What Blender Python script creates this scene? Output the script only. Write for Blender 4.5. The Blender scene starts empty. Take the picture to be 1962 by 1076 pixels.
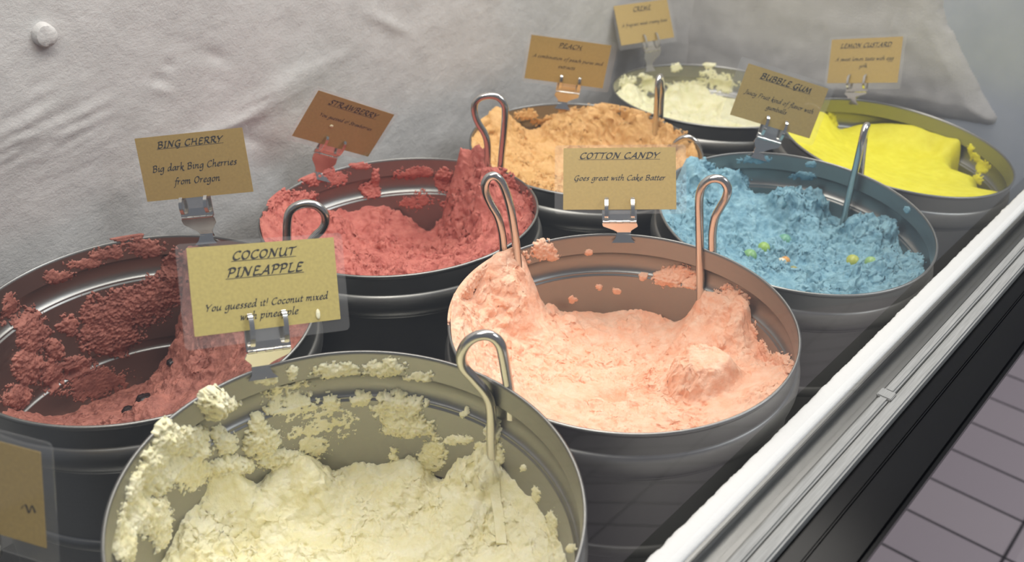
import bpy, math
import numpy as np
from mathutils import Matrix, Vector

DATA = {'blade': [[0.1159, 0.002], [0.1077, -0.0071], [0.0999, -0.0168], [0.0863, -0.0315]],
 'cam': {'M': [[0.649373, 0.360344, -0.669676], [-0.759134, 0.359341, -0.542761], [0.045062, 0.860828, 0.506896]], 'lens': 34.824, 'loc': [-0.36612, -0.3944, 0.38214]},
 'cards': {'bing': {'L': 0.0146, 'R': [[0.57975, 0.10853, -0.80754], [-0.7946, 0.29462, -0.53086], [0.1803, 0.94943, 0.25705]], 'az': 33.5, 'cu': 0.0007, 'pc': -0.0055, 't': [0.02624, 0.25138, 0.05414]},
           'bubble': {'L': 0.0129, 'R': [[0.70944, 0.3392, -0.61777], [-0.646, -0.03746, -0.76242], [-0.28175, 0.93997, 0.19254]], 'az': 44.5, 'cu': -0.0042, 'pc': 0.004, 't': [0.50569, -0.00861, 0.05753]},
           'coconut': {'L': 0.0118, 'R': [[0.9378, 0.27421, -0.21293], [-0.31062, 0.38878, -0.86739], [-0.15506, 0.87958, 0.44977]], 'az': 75.0, 'cu': -0.0061, 'pc': -0.002, 't': [-0.0693, 0.03219, 0.07701]},
           'cotton': {'L': 0.0114, 'R': [[0.59471, 0.47095, -0.65155], [-0.79966, 0.43009, -0.41902], [0.08289, 0.77021, 0.63238]], 'az': 34.5, 'cu': 0.0032, 'pc': 0, 't': [0.2451, -0.00315, 0.0574]},
           'creme': {'L': 0.0163, 'R': [[0.9574, 0.13799, -0.25367], [-0.28876, 0.44968, -0.84522], [-0.00256, 0.88247, 0.47037]], 'az': 72.5, 'cu': -0.0023, 'pc': 0.004, 't': [0.72868, 0.29438, 0.02697]},
           'left': {'L': 0.026, 'R': [[0.33355, 0.21711, -0.91739], [-0.93904, 0.16253, -0.30295], [0.08333, 0.96252, 0.25808]], 'az': 0.0, 'cu': 0.0, 'pc': 0.0, 't': [-0.24714, 0.03651, 0.03797]},
           'lemon': {'L': 0.01, 'R': [[-0.13491, 0.32744, -0.93519], [-0.94827, 0.23106, 0.2177], [0.28736, 0.91619, 0.27933]], 'az': 47.0, 'cu': -0.0043, 'pc': -0.005, 't': [0.74685, 0.00629, 0.04218]},
           'peach': {'L': 0.0127, 'R': [[0.66888, 0.02627, -0.7429], [-0.73662, -0.11094, -0.66715], [-0.09994, 0.99348, -0.05485]], 'az': 50.0, 'cu': 0.0009, 'pc': 0.0065, 't': [0.49494, 0.24071, 0.03783]},
           'strawberry': {'L': 0.0163, 'R': [[0.88241, 0.37079, -0.28961], [-0.15202, -0.35783, -0.92133], [-0.44525, 0.85701, -0.25939]], 'az': 85.0, 'cu': -0.004, 'pc': 0, 't': [0.20121, 0.2753, 0.03334]}},
 'cherries': [[0.0067, 0.0386, -0.09, 0.006], [-0.0126, 0.0264, -0.1, 0.005], [0.0407, 0.0498, -0.085, 0.004], [0.0323, 0.1298, -0.07, 0.003]],
 'gumballs': [[0.0192, 0.0291, -0.052, 0.0055], [0.0433, 0.0206, -0.05, 0.006], [-0.0101, 0.0285, -0.05, 0.006], [0.0083, 0.0047, -0.05, 0.0045], [0.0155, 0.0043, -0.052, 0.0042], [0.0537, -0.0438, -0.045, 0.006],
              [0.0108, -0.0073, -0.05, 0.004], [0.0509, -0.0604, -0.045, 0.005]],
 'hooks': [('coconut',
            [[-0.0001, -0.0916, -0.048], [-0.0009, -0.0906, -0.0308], [-0.0017, -0.0897, -0.0141], [-0.0025, -0.0887, 0.0121], [-0.0045, -0.0863, 0.0236], [-0.0097, -0.08, 0.0351], [-0.0135, -0.0754, 0.043],
             [-0.0144, -0.0743, 0.0511], [-0.0129, -0.0761, 0.0586], [-0.0099, -0.0797, 0.0639], [-0.0062, -0.0843, 0.0661], [-0.0027, -0.0885, 0.0646], [-0.0001, -0.0917, 0.0594], [0.0013, -0.0934, 0.0507],
             [0.0026, -0.0949, 0.0396], [0.0039, -0.0965, 0.0283], [0.0048, -0.0976, 0.0167], [0.0052, -0.0982, 0.0069]]),
           ('cotton',
            [[0.2546, -0.0873, -0.0361], [0.2531, -0.0843, -0.0123], [0.2506, -0.0793, 0.0243], [0.2491, -0.0762, 0.0463], [0.248, -0.074, 0.0635], [0.2484, -0.0748, 0.0736], [0.2501, -0.0783, 0.0794], [0.2524, -0.0828, 0.0814],
             [0.2549, -0.0878, 0.0802], [0.2567, -0.0913, 0.0748], [0.2566, -0.0913, 0.0675], [0.2555, -0.0889, 0.0592], [0.2543, -0.0866, 0.0505], [0.2541, -0.0863, 0.0393], [0.2547, -0.0874, 0.0281],
             [0.2561, -0.0901, 0.0102]]),
           ('cotton',
            [[0.1569, 0.023, -0.0049], [0.1548, 0.0255, 0.0204], [0.1534, 0.0273, 0.0338], [0.1512, 0.03, 0.0513], [0.1488, 0.0329, 0.0641], [0.1462, 0.0362, 0.0733], [0.1431, 0.0399, 0.0776], [0.1402, 0.0434, 0.0761],
             [0.1386, 0.0454, 0.07], [0.1393, 0.0446, 0.0624], [0.1417, 0.0416, 0.054], [0.1448, 0.0378, 0.0455], [0.1468, 0.0353, 0.0355], [0.1481, 0.0337, 0.0244], [0.1491, 0.0325, 0.0061]]),
           ('strawberry',
            [[0.2805, 0.1739, -0.0998], [0.281, 0.1733, -0.0734], [0.2822, 0.172, -0.0448], [0.2829, 0.1712, -0.017], [0.2841, 0.1698, 0.0047], [0.2837, 0.1703, 0.0231], [0.2816, 0.1727, 0.0334], [0.2776, 0.1774, 0.0434],
             [0.2753, 0.1801, 0.0533], [0.2754, 0.1799, 0.0619], [0.2784, 0.1764, 0.0676], [0.2839, 0.17, 0.07], [0.2892, 0.1638, 0.0684], [0.2927, 0.1596, 0.0621], [0.2936, 0.1586, 0.0521], [0.2932, 0.159, 0.0316],
             [0.2925, 0.1599, 0.0106], [0.2923, 0.1601, -0.0055], [0.2925, 0.1599, -0.0246]]),
           ('bing',
            [[0.0228, 0.1423, -0.0336], [0.0248, 0.1407, 0.0033], [0.0266, 0.1394, 0.0298], [0.0277, 0.1385, 0.0449], [0.0296, 0.1371, 0.0532], [0.034, 0.1338, 0.0576], [0.0394, 0.1297, 0.0588], [0.0449, 0.1254, 0.0567],
             [0.0489, 0.1224, 0.0505], [0.0495, 0.122, 0.0431], [0.0471, 0.1238, 0.0368], [0.043, 0.1269, 0.0319], [0.039, 0.13, 0.0244], [0.0369, 0.1316, 0.0112], [0.035, 0.133, -0.0208]]),
           ('peach',
            [[0.548, 0.1427, -0.0318], [0.5482, 0.1462, -0.0081], [0.549, 0.1488, 0.0153], [0.5434, 0.1471, 0.029], [0.5357, 0.1452, 0.0366], [0.5284, 0.1427, 0.0337], [0.5273, 0.1409, 0.0168], [0.53, 0.1401, -0.0107],
             [0.5312, 0.1382, -0.0445]]),
           ('peach',
            [[0.5057, 0.0982, -0.0428], [0.5051, 0.0993, -0.0279], [0.5056, 0.0984, -0.0187], [0.5079, 0.0942, -0.0128], [0.5113, 0.0878, -0.01], [0.5152, 0.0806, -0.0137], [0.5182, 0.0751, -0.023], [0.519, 0.0736, -0.0348],
             [0.5184, 0.0748, -0.0453], [0.5188, 0.0739, -0.0605], [0.52, 0.0716, -0.0789]]),
           ('bubble',
            [[0.5332, -0.0937, -0.0062], [0.5341, -0.0899, 0.0171], [0.5335, -0.0879, 0.0355], [0.5272, -0.0899, 0.0473], [0.5191, -0.0923, 0.0539], [0.5107, -0.094, 0.0515], [0.5081, -0.095, 0.0369], [0.5092, -0.0949, 0.0154],
             [0.511, -0.0943, -0.0126], [0.5121, -0.0943, -0.0382], [0.5123, -0.0949, -0.0552]])],
 'ice': {'bing': [[-0.1185, 0.0, -0.06], [-0.1026, 0.0592, -0.075], [-0.0691, 0.0963, -0.0918], [-0.054, 0.1055, -0.116], [-0.027, 0.1154, -0.1341], [0.0105, 0.118, -0.1396], [0.041, 0.1112, -0.1385], [0.0651, 0.099, -0.1319],
                  [0.0792, 0.0882, -0.1149], [0.0773, 0.0898, -0.0744], [0.0793, 0.0881, -0.0438], [0.085, 0.0826, -0.0193], [0.0989, 0.0653, -0.0138], [0.111, 0.0414, -0.0195], [0.1179, 0.0123, -0.0329],
                  [0.1169, -0.0196, -0.046], [0.0908, -0.0762, -0.02], [0.0593, -0.1026, -0.035], [0.0, -0.1185, -0.05], [-0.0592, -0.1026, -0.055], [-0.1026, -0.0592, -0.058], [-0.0181, 0.056, -0.105], [0.0046, 0.031, -0.095],
                  [0.0318, 0.0204, -0.085], [-0.0457, 0.0681, -0.105], [0.0613, 0.0077, -0.055], [0.0694, -0.023, -0.045], [0.0752, 0.0351, -0.03], [0.0751, 0.0012, -0.03], [0.0699, -0.0562, -0.03], [0.0332, -0.031, -0.06],
                  [0.0633, 0.0382, -0.055]],
         'bubble': [[-0.1026, 0.0592, -0.02], [-0.0592, 0.1026, -0.012], [-0.0206, 0.1167, -0.01], [0.0196, 0.1169, -0.0011], [0.0414, 0.111, -0.0102], [0.0578, 0.1035, -0.0231], [0.071, 0.0948, -0.0305], [0.0856, 0.082, -0.0457],
                    [0.0957, 0.0698, -0.0459], [0.1059, 0.0531, -0.0405], [0.1127, 0.0365, -0.0404], [0.1169, 0.0191, -0.0497], [0.1185, 0.0034, -0.0586], [0.117, -0.019, -0.057], [0.1057, -0.0537, -0.0482],
                    [0.0865, -0.081, -0.0442], [0.07, -0.0956, -0.0297], [0.0307, -0.1145, -0.035], [-0.0206, -0.1167, -0.04], [-0.0762, -0.0908, -0.042], [-0.1114, -0.0405, -0.04], [-0.1185, 0.0, -0.03], [-0.012, 0.0991, -0.02],
                    [0.0178, 0.081, -0.03], [0.0387, 0.0556, -0.045], [0.0747, 0.0368, -0.04], [0.0834, 0.0108, -0.05], [0.0508, 0.0249, -0.06], [0.0666, -0.0116, -0.062], [0.0123, 0.0385, -0.055], [0.0874, -0.0266, -0.035],
                    [0.075, -0.0544, -0.04], [0.0444, -0.0416, -0.055], [-0.0037, -0.0127, -0.052], [0.0564, -0.0725, -0.04], [-0.0009, 0.0657, -0.05], [0.1048, -0.0007, -0.06]],
         'coconut': [[-0.0323, 0.114, -0.0734], [-0.0535, 0.1057, -0.0841], [-0.011, 0.118, -0.0686], [0.0104, 0.118, -0.0843], [-0.0004, 0.1185, -0.059], [0.0439, 0.1101, -0.0716], [0.0669, 0.0978, -0.0971],
                     [0.0776, 0.0896, -0.0933], [0.0945, 0.0715, -0.093], [0.1037, 0.0573, -0.0866], [0.1084, 0.0478, -0.0973], [0.1113, 0.0405, -0.0992], [0.1148, 0.0295, -0.0707], [0.1163, 0.0228, -0.0665],
                     [0.1179, 0.0114, -0.0646], [0.1184, -0.0052, -0.0644], [0.1149, -0.0289, -0.0692], [0.1084, -0.0478, -0.0696], [0.1018, -0.0607, -0.0697], [0.0593, -0.1026, -0.06], [0.0, -0.1185, -0.06],
                     [-0.0762, -0.0908, -0.06], [-0.1185, 0.0, -0.06], [-0.1026, 0.0592, -0.07], [0.0452, 0.069, -0.108], [0.014, 0.077, -0.108], [0.0703, 0.0425, -0.108], [0.0794, 0.0097, -0.1], [-0.0063, 0.1064, -0.1],
                     [0.0975, -0.0129, -0.088], [0.0333, 0.0312, -0.105], [0.0244, 0.1097, -0.098], [0.1091, -0.0109, -0.08], [0.0894, -0.0447, -0.08]],
         'cotton': [[0.0216, 0.1165, 0.0005], [-0.0034, 0.1185, 0.0056], [-0.0613, 0.1014, 0.0073], [-0.0838, 0.0838, 0.0], [-0.1026, 0.0592, -0.008], [-0.1145, 0.0307, -0.014], [-0.1185, 0.0, -0.022], [-0.1114, -0.0405, -0.028],
                    [-0.0908, -0.0762, -0.034], [-0.0501, -0.1074, -0.036], [0.0, -0.1185, -0.034], [0.0405, -0.1114, -0.03], [0.0749, -0.0919, -0.0419], [0.0971, -0.068, -0.0587], [0.1057, -0.0535, -0.0519],
                    [0.1118, -0.0393, -0.0374], [0.1168, -0.0201, -0.0337], [0.1183, -0.0076, -0.0339], [0.1184, 0.0036, -0.0396], [0.1173, 0.0166, -0.0709], [0.1135, 0.0341, -0.0735], [0.1072, 0.0506, -0.0717],
                    [0.091, 0.0759, -0.0749], [0.0719, 0.0942, -0.073], [0.0585, 0.1031, -0.0668], [0.0456, 0.1094, -0.0543], [0.0386, 0.112, -0.0354], [0.0348, 0.1133, -0.0161], [-0.0041, 0.1076, -0.012],
                    [0.0068, 0.0962, -0.022], [-0.0236, 0.1065, -0.03], [0.0187, 0.0954, -0.052], [0.0605, 0.0747, -0.075], [0.0799, 0.0468, -0.078], [0.0907, 0.0142, -0.074], [0.1056, -0.0229, -0.06], [0.0823, -0.0582, -0.055],
                    [0.0107, 0.0473, -0.07], [0.0312, 0.013, -0.075], [0.0503, -0.0199, -0.06], [0.0265, -0.0683, -0.05], [-0.0317, -0.0076, -0.055], [-0.0463, 0.0274, -0.055], [-0.0375, 0.079, -0.048], [-0.0049, 0.0863, -0.055],
                    [-0.013, -0.0385, -0.055]],
         'creme': [[-0.1185, 0.0, -0.035], [-0.1026, 0.0592, -0.03], [-0.0402, 0.1115, -0.019], [-0.0069, 0.1183, -0.0211], [0.0271, 0.1154, -0.0327], [0.0595, 0.1025, -0.0417], [0.0774, 0.0897, -0.0374], [0.092, 0.0747, -0.0347],
                   [0.1039, 0.0569, -0.0388], [0.1124, 0.0376, -0.0402], [0.1173, 0.0169, -0.039], [0.1114, -0.0405, -0.04], [0.0593, -0.1026, -0.045], [0.0, -0.1185, -0.045], [-0.0592, -0.1026, -0.045],
                   [-0.1026, -0.0592, -0.045], [0.0377, 0.1036, -0.05], [0.0844, 0.0668, -0.055], [0.0789, 0.0246, -0.05]],
         'left': [[0.1185, 0.0, -0.07], [0.0838, 0.0838, -0.07], [0.0, 0.1185, -0.07], [-0.0838, 0.0838, -0.07], [-0.1185, 0.0, -0.07], [-0.0838, -0.0838, -0.07], [-0.0, -0.1185, -0.07], [0.0838, -0.0838, -0.07],
                  [0.0, 0.0, -0.09]],
         'lemon': [[-0.1185, 0.0, -0.012], [-0.1026, 0.0592, -0.006], [-0.0592, 0.1026, -0.004], [0.0, 0.1185, -0.008], [0.0579, 0.1034, -0.0182], [0.0766, 0.0904, -0.0377], [0.0858, 0.0818, -0.0361], [0.0947, 0.0713, -0.0297],
                   [0.1088, 0.0469, -0.0227], [0.1168, 0.0201, -0.0171], [0.118, -0.0104, -0.0162], [0.1126, -0.0368, -0.0135], [0.1052, -0.0383, -0.03], [0.1046, -0.0556, -0.075], [0.0838, -0.0838, -0.075],
                   [0.0556, -0.1046, -0.055], [0.0307, -0.1145, -0.022], [0.0, -0.1185, -0.012], [-0.0592, -0.1026, -0.012], [-0.1026, -0.0592, -0.014], [0.1328, -0.0458, -0.035], [0.0725, -0.0738, -0.035], [0.0112, 0.066, -0.03],
                   [0.0781, 0.054, -0.04], [0.0875, 0.0208, -0.036], [0.1017, -0.0105, -0.034], [0.0847, -0.0417, -0.036], [0.0159, 0.0044, -0.035], [0.0123, -0.0424, -0.03], [0.126, -0.0372, -0.03], [0.0272, -0.0698, -0.026]],
         'peach': [[-0.1185, 0.0, -0.02], [-0.1026, 0.0592, -0.008], [-0.0676, 0.0974, -0.0025], [-0.0219, 0.1165, -0.0001], [0.0019, 0.1185, 0.0003], [0.0264, 0.1155, -0.0157], [0.0484, 0.1082, -0.0308],
                   [0.0686, 0.0966, -0.0169], [0.0864, 0.0811, -0.0106], [0.1008, 0.0623, -0.0088], [0.1111, 0.0411, -0.004], [0.1173, 0.0168, -0.004], [0.1175, -0.0152, -0.0086], [0.1102, -0.0435, -0.0082],
                   [0.0925, -0.0741, -0.0073], [0.068, -0.0971, -0.015], [0.0, -0.1185, -0.025], [-0.0592, -0.1026, -0.028], [-0.1026, -0.0592, -0.026], [-0.0329, 0.0941, -0.022], [0.0233, 0.1037, -0.035],
                   [0.0453, 0.0839, -0.035], [0.0788, 0.0581, -0.03], [0.1058, 0.0339, -0.03], [0.0997, -0.0199, -0.03], [-0.0308, 0.0583, -0.035]],
         'strawberry': [[-0.1185, 0.0, -0.018], [-0.1114, 0.0405, -0.004], [-0.0908, 0.0762, 0.002], [-0.0628, 0.1005, -0.006], [-0.0418, 0.1109, -0.0043], [-0.018, 0.1171, -0.0173], [-0.004, 0.1184, -0.0337],
                        [0.0193, 0.1169, -0.042], [0.0507, 0.1071, -0.0454], [0.0765, 0.0905, -0.0533], [0.0874, 0.0801, -0.0602], [0.0995, 0.0644, -0.0778], [0.1087, 0.0471, -0.0447], [0.114, 0.0324, -0.0013],
                        [0.1176, 0.0148, 0.006], [0.1183, -0.0074, -0.0011], [0.1124, -0.0376, -0.0151], [0.0955, -0.0701, -0.0209], [0.0593, -0.1026, -0.02], [0.0206, -0.1167, -0.03], [-0.0405, -0.1114, -0.035],
                        [-0.0908, -0.0762, -0.035], [-0.1145, -0.0307, -0.03], [-0.0514, 0.0873, -0.02], [-0.0168, 0.09, -0.045], [0.0422, 0.0999, -0.06], [0.0673, 0.0683, -0.072], [0.0699, 0.0206, -0.07], [-0.0098, 0.027, -0.05],
                        [0.0125, -0.0035, -0.055], [0.0808, -0.005, -0.05], [0.0788, -0.0342, -0.03], [0.0959, -0.007, -0.012], [0.086, -0.0413, -0.015], [-0.0513, 0.034, -0.04]]},
 'left_base': [-0.2583, 0.0281, -0.0116],
 'lumps': {'bing': [[0.0602, 0.0197, 0.012, 0.012, 3], [0.0184, 0.0156, 0.016, 0.01, 3], [0.0802, -0.0039, 0.014, 0.012, 3], [-0.0061, 0.0053, 0.014, 0.008, 3], [0.0387, 0.0127, 0.01, 0.012, 3]],
           'bubble': [[0.0795, 0.0438, 0.022, 0.014, 3], [0.0616, 0.0954, 0.014, 0.012, 3], [0.0097, 0.109, 0.014, 0.012, 3], [0.1047, -0.0254, 0.018, 0.014, 3], [0.1003, -0.0536, 0.01, 0.016, 3], [0.1115, 0.0249, 0.014, 0.01, 3],
                      [0.0343, 0.0173, 0.014, 0.008, 3], [0.0474, -0.0098, 0.016, 0.008, 3], [-0.0255, 0.083, 0.016, 0.01, 3], [0.0123, -0.0554, 0.014, 0.008, 3]],
           'coconut': [[0.0438, 0.0912, 0.012, 0.012, 2], [0.0859, 0.0025, 0.02, 0.008, 2], [0.0113, 0.1035, 0.014, 0.008, 2], [0.0257, 0.1083, 0.01, 0.009, 4], [0.008, 0.1138, 0.009, 0.008, 4], [0.1101, 0.0076, 0.012, 0.01, 4],
                       [-0.0051, 0.1161, 0.014, 0.009, 3], [0.0337, 0.08, 0.012, -0.006, 3], [0.0887, 0.0518, 0.016, 0.006, 3]],
           'cotton': [[0.0388, -0.046, 0.026, 0.022, 5], [0.1043, -0.0323, 0.016, 0.012, 4], [0.0566, 0.0851, 0.007, 0.006, 4], [0.0898, -0.0096, 0.016, 0.01, 3], [0.0216, 0.0766, 0.02, 0.008, 2],
                      [-0.0052, -0.0023, 0.012, -0.01, 3], [-0.0458, 0.0091, 0.01, 0.006, 3]],
           'creme': [[-0.0085, 0.1079, 0.012, 0.008, 3], [0.0696, 0.0926, 0.012, 0.01, 3], [0.1008, 0.0702, 0.014, 0.01, 3], [0.0892, 0.0235, 0.012, 0.01, 3]],
           'left': [],
           'lemon': [],
           'peach': [[-0.0089, 0.1081, 0.016, 0.01, 2], [0.0878, 0.0586, 0.02, 0.008, 2], [0.0022, 0.0497, 0.014, 0.006, 2], [0.1066, 0.0214, 0.014, 0.008, 2], [0.1168, -0.0277, 0.01, 0.01, 3]],
           'strawberry': [[0.0028, 0.0991, 0.016, 0.012, 3], [0.0404, 0.0829, 0.014, 0.008, 3], [0.1218, 0.0129, 0.012, 0.012, 3], [-0.0457, 0.0267, 0.016, 0.01, 3], [0.109, 0.035, 0.014, 0.01, 3],
                          [0.0927, 0.0699, 0.012, -0.007, 3], [0.0847, 0.0383, 0.012, -0.01, 3], [0.0851, 0.0927, 0.01, -0.01, 3], [0.0928, -0.0152, 0.01, 0.009, 4], [0.0822, -0.007, 0.012, 0.01, 4],
                          [0.0682, -0.0561, 0.01, 0.007, 4], [-0.02, 0.0983, 0.012, 0.009, 4]]},
 'smear': {'bing': [[57.19, -0.01, -0.0198, -0.002, -0.0017, 0.0103, 0.004, 1.2], [70.5, -0.009, -0.0152, -0.0036, -0.0014, 0.0072, 0.004, 1.05], [90.81, -0.015, -0.0153, -0.0065, -0.0018, 0.0076, 0.003, 1.1],
                    [80.45, -0.0119, -0.0189, -0.0061, -0.0011, 0.0053, 0.003, 0.95], [61.99, 0.0012, -0.0154, -0.0024, -0.0006, 0.0037, 0.002, 0.9], [69.3, -0.0614, -0.036, -0.0074, -0.0043, 0.0239, 0.009, 1.5],
                    [77.17, -0.0816, -0.0278, -0.0091, -0.0046, 0.0239, 0.009, 1.5], [57.04, -0.0571, -0.0247, -0.0025, -0.004, 0.0246, 0.008, 1.35], [81.03, -0.0578, -0.0156, -0.0059, -0.0037, 0.0184, 0.007, 1.2],
                    [91.47, -0.0579, -0.0103, -0.005, -0.0027, 0.0115, 0.007, 1.1], [47.3, -0.0341, -0.0169, -0.0002, -0.0038, 0.0243, 0.01, 1.5], [106.43, -0.0502, -0.0167, -0.01, -0.0071, 0.0244, 0.008, 1.3],
                    [112.28, -0.0716, -0.0177, -0.0118, -0.0059, 0.0181, 0.01, 1.4], [100.0, -0.0731, -0.0099, -0.0058, -0.0034, 0.013, 0.01, 1.3], [91.65, -0.0986, -0.0203, -0.0105, -0.0025, 0.0111, 0.007, 1.3],
                    [121.16, -0.0881, -0.0195, -0.0146, -0.0046, 0.0114, 0.008, 1.3], [102.84, -0.0949, -0.0169, -0.0106, -0.0047, 0.0175, 0.005, 1.05], [111.75, -0.0198, -0.0128, -0.0076, -0.0038, 0.0115, 0.003, 0.8],
                    [39.53, -0.0393, -0.0133, 0.0008, -0.0045, 0.0297, 0.008, 1.4], [87.26, -0.1196, -0.0367, -0.0165, -0.0041, 0.0193, 0.002, 1.1], [17.03, -0.0377, -0.0363, 0.0122, -0.0045, 0.0304, 0.006, 1.3]],
           'bubble': [[44.89, -0.0076, -0.0204, 0.0013, 0.0012, 0.0057, 0.003, 1.05], [19.24, -0.0061, -0.0067, 0.0018, 0.001, 0.0043, 0.003, 1.2], [21.4, -0.02, -0.0144, 0.0038, 0.0015, 0.0066, 0.003, 1.1],
                      [74.29, -0.0092, -0.0176, -0.0037, 0.0025, 0.0108, 0.009, 1.3], [55.56, -0.0332, -0.0221, -0.0007, 0.0029, 0.0143, 0.009, 1.2], [56.43, -0.0242, -0.0113, -0.0007, 0.0017, 0.0083, 0.006, 1.0],
                      [-32.39, -0.0083, -0.0051, 0.003, 0.0016, 0.0035, 0.002, 1.1], [-30.7, -0.0493, -0.009, 0.0057, 0.0087, 0.0202, 0.008, 1.3], [-24.06, -0.0343, -0.0106, 0.0063, 0.0022, 0.0057, 0.007, 1.2],
                      [-46.16, -0.0458, -0.0211, 0.014, 0.0055, 0.0078, 0.006, 1.2], [-22.19, -0.0424, -0.0141, 0.0083, 0.0053, 0.0144, 0.008, 1.2]],
           'coconut': [[90.66, -0.0096, -0.0118, -0.007, -0.0019, 0.0137, 0.016, 1.6], [85.65, -0.017, -0.0078, -0.0043, -0.001, 0.0083, 0.01, 1.1], [98.98, -0.029, -0.0156, -0.0114, -0.0024, 0.0143, 0.01, 1.2],
                       [107.54, -0.0128, -0.0127, -0.0103, -0.0031, 0.0148, 0.011, 1.4], [113.24, -0.0241, -0.0154, -0.0138, -0.0043, 0.0177, 0.01, 1.4], [123.73, -0.0266, -0.0099, -0.0101, -0.0078, 0.0232, 0.008, 1.3],
                       [133.28, -0.033, -0.011, -0.0123, -0.009, 0.0176, 0.006, 1.2], [117.36, -0.0567, -0.0126, -0.0129, -0.0053, 0.0196, 0.008, 1.1], [102.22, -0.0442, -0.0214, -0.0168, -0.0029, 0.0162, 0.004, 1.0],
                       [88.85, -0.0419, -0.0101, -0.0063, -0.0015, 0.0116, 0.008, 1.2], [77.55, -0.0556, -0.0149, -0.0069, -0.0015, 0.0156, 0.009, 1.3], [77.78, -0.0424, -0.0082, -0.0039, -0.001, 0.0101, 0.007, 1.1],
                       [88.28, -0.062, -0.0205, -0.0126, -0.0012, 0.0096, 0.011, 1.5], [71.66, -0.0748, -0.0234, -0.0084, -0.0009, 0.0113, 0.009, 1.3], [73.85, -0.0088, -0.0095, -0.0035, -0.0005, 0.0054, 0.004, 1.0],
                       [66.11, -0.0104, -0.0057, -0.0016, -0.0005, 0.0071, 0.004, 1.1], [53.88, -0.013, -0.0191, -0.0013, -0.0003, 0.0073, 0.004, 1.1], [38.45, -0.0125, -0.0197, 0.003, -0.0002, 0.0098, 0.005, 1.2],
                       [28.93, -0.0166, -0.0136, 0.0036, -0.0, 0.0058, 0.004, 1.05], [54.52, -0.0411, -0.0078, -0.001, -0.0005, 0.0102, 0.003, 0.9], [46.6, -0.0383, -0.0085, -0.0, -0.0002, 0.006, 0.003, 1.0],
                       [35.49, -0.0437, -0.0205, 0.0042, -0.0002, 0.0147, 0.006, 1.3], [32.27, -0.0559, -0.021, 0.0054, -0.0001, 0.0132, 0.008, 1.4], [23.76, -0.0787, -0.0125, 0.0047, 0.0002, 0.0227, 0.004, 1.1],
                       [15.02, -0.058, -0.0152, 0.0076, 0.0001, 0.0053, 0.004, 1.1], [7.61, -0.0548, -0.0055, 0.0031, 0.0002, 0.0052, 0.003, 1.0], [63.01, -0.0351, -0.0045, -0.0012, -0.0003, 0.0042, 0.002, 1.0],
                       [61.67, -0.0711, -0.0133, -0.0031, -0.0008, 0.0132, 0.003, 0.9], [3.05, -0.0406, -0.0065, 0.004, 0.0007, 0.0124, 0.006, 1.3], [0.64, -0.0549, -0.0067, 0.0045, 0.0007, 0.0126, 0.005, 1.2],
                       [-10.23, -0.0495, -0.0037, 0.003, 0.0004, 0.004, 0.002, 1.0], [13.53, -0.0348, -0.0037, 0.0017, 0.0001, 0.0042, 0.002, 0.95], [-17.13, -0.0593, -0.0053, 0.0048, 0.0009, 0.0079, 0.002, 0.9],
                       [66.87, -0.0327, -0.0193, -0.0051, -0.0015, 0.0203, 0.001, 0.62], [59.59, -0.0543, -0.0263, -0.0037, -0.0012, 0.0214, 0.001, 0.62], [-27.15, -0.068, -0.0108, 0.0114, 0.0027, 0.0148, 0.003, 1.05],
                       [36.57, -0.0838, -0.0049, 0.0007, -0.0002, 0.0121, 0.003, 1.0], [65.76, -0.0229, -0.0057, -0.0016, -0.0002, 0.0032, 0.002, 0.9], [-43.94, -0.0472, -0.0115, 0.0131, 0.0015, 0.0025, 0.003, 1.2]],
           'cotton': [[124.43, 0.0051, -0.0356, -0.0228, -0.0038, 0.0175, 0.006, 1.8], [111.55, 0.0037, -0.0274, -0.0157, -0.0013, 0.0152, 0.007, 1.8], [104.84, 0.0069, -0.0363, -0.0185, -0.0013, 0.0215, 0.006, 1.3],
                      [85.89, -0.0036, -0.031, -0.0116, -0.0003, 0.0183, 0.007, 1.3], [66.43, -0.0083, -0.0137, -0.0031, 0.0001, 0.0095, 0.005, 1.1], [61.97, -0.0153, -0.0081, -0.0016, 0.0001, 0.0068, 0.004, 1.1],
                      [47.64, -0.0164, -0.0038, -0.0003, 0.0001, 0.0039, 0.003, 1.2], [14.13, -0.0327, -0.0194, 0.0062, 0.0009, 0.0105, 0.006, 1.25], [19.15, -0.0378, -0.0068, 0.0016, 0.0003, 0.0039, 0.004, 1.1],
                      [6.63, -0.0328, -0.007, 0.0026, 0.0008, 0.0075, 0.004, 1.1], [25.95, -0.0379, -0.0042, 0.0007, 0.0003, 0.0039, 0.003, 1.2], [42.89, -0.0492, -0.0039, -0.0001, 0.0002, 0.0041, 0.003, 1.1],
                      [36.19, -0.0532, -0.0043, 0.0002, 0.0002, 0.0041, 0.003, 1.0], [53.46, -0.0595, -0.0053, -0.0007, 0.0001, 0.0051, 0.003, 1.1], [-8.88, -0.0485, -0.0229, 0.0126, 0.0034, 0.025, 0.005, 1.6],
                      [-18.06, -0.0576, -0.0198, 0.0125, 0.003, 0.0178, 0.005, 1.6], [-38.89, -0.0577, -0.0356, 0.0268, 0.0038, 0.0116, 0.004, 1.4], [-50.97, -0.0444, -0.0142, 0.0109, 0.0024, 0.0037, 0.006, 1.2],
                      [-25.07, -0.0683, -0.0261, 0.0183, 0.0027, 0.0131, 0.005, 1.5]],
           'creme': [[93.61, -0.0155, -0.0297, -0.0058, 0.0029, 0.0144, 0.006, 1.2], [73.41, -0.0161, -0.0139, -0.0016, 0.0008, 0.0057, 0.004, 1.1], [52.97, -0.0052, -0.0102, -0.0001, 0.0009, 0.0071, 0.004, 1.2],
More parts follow.
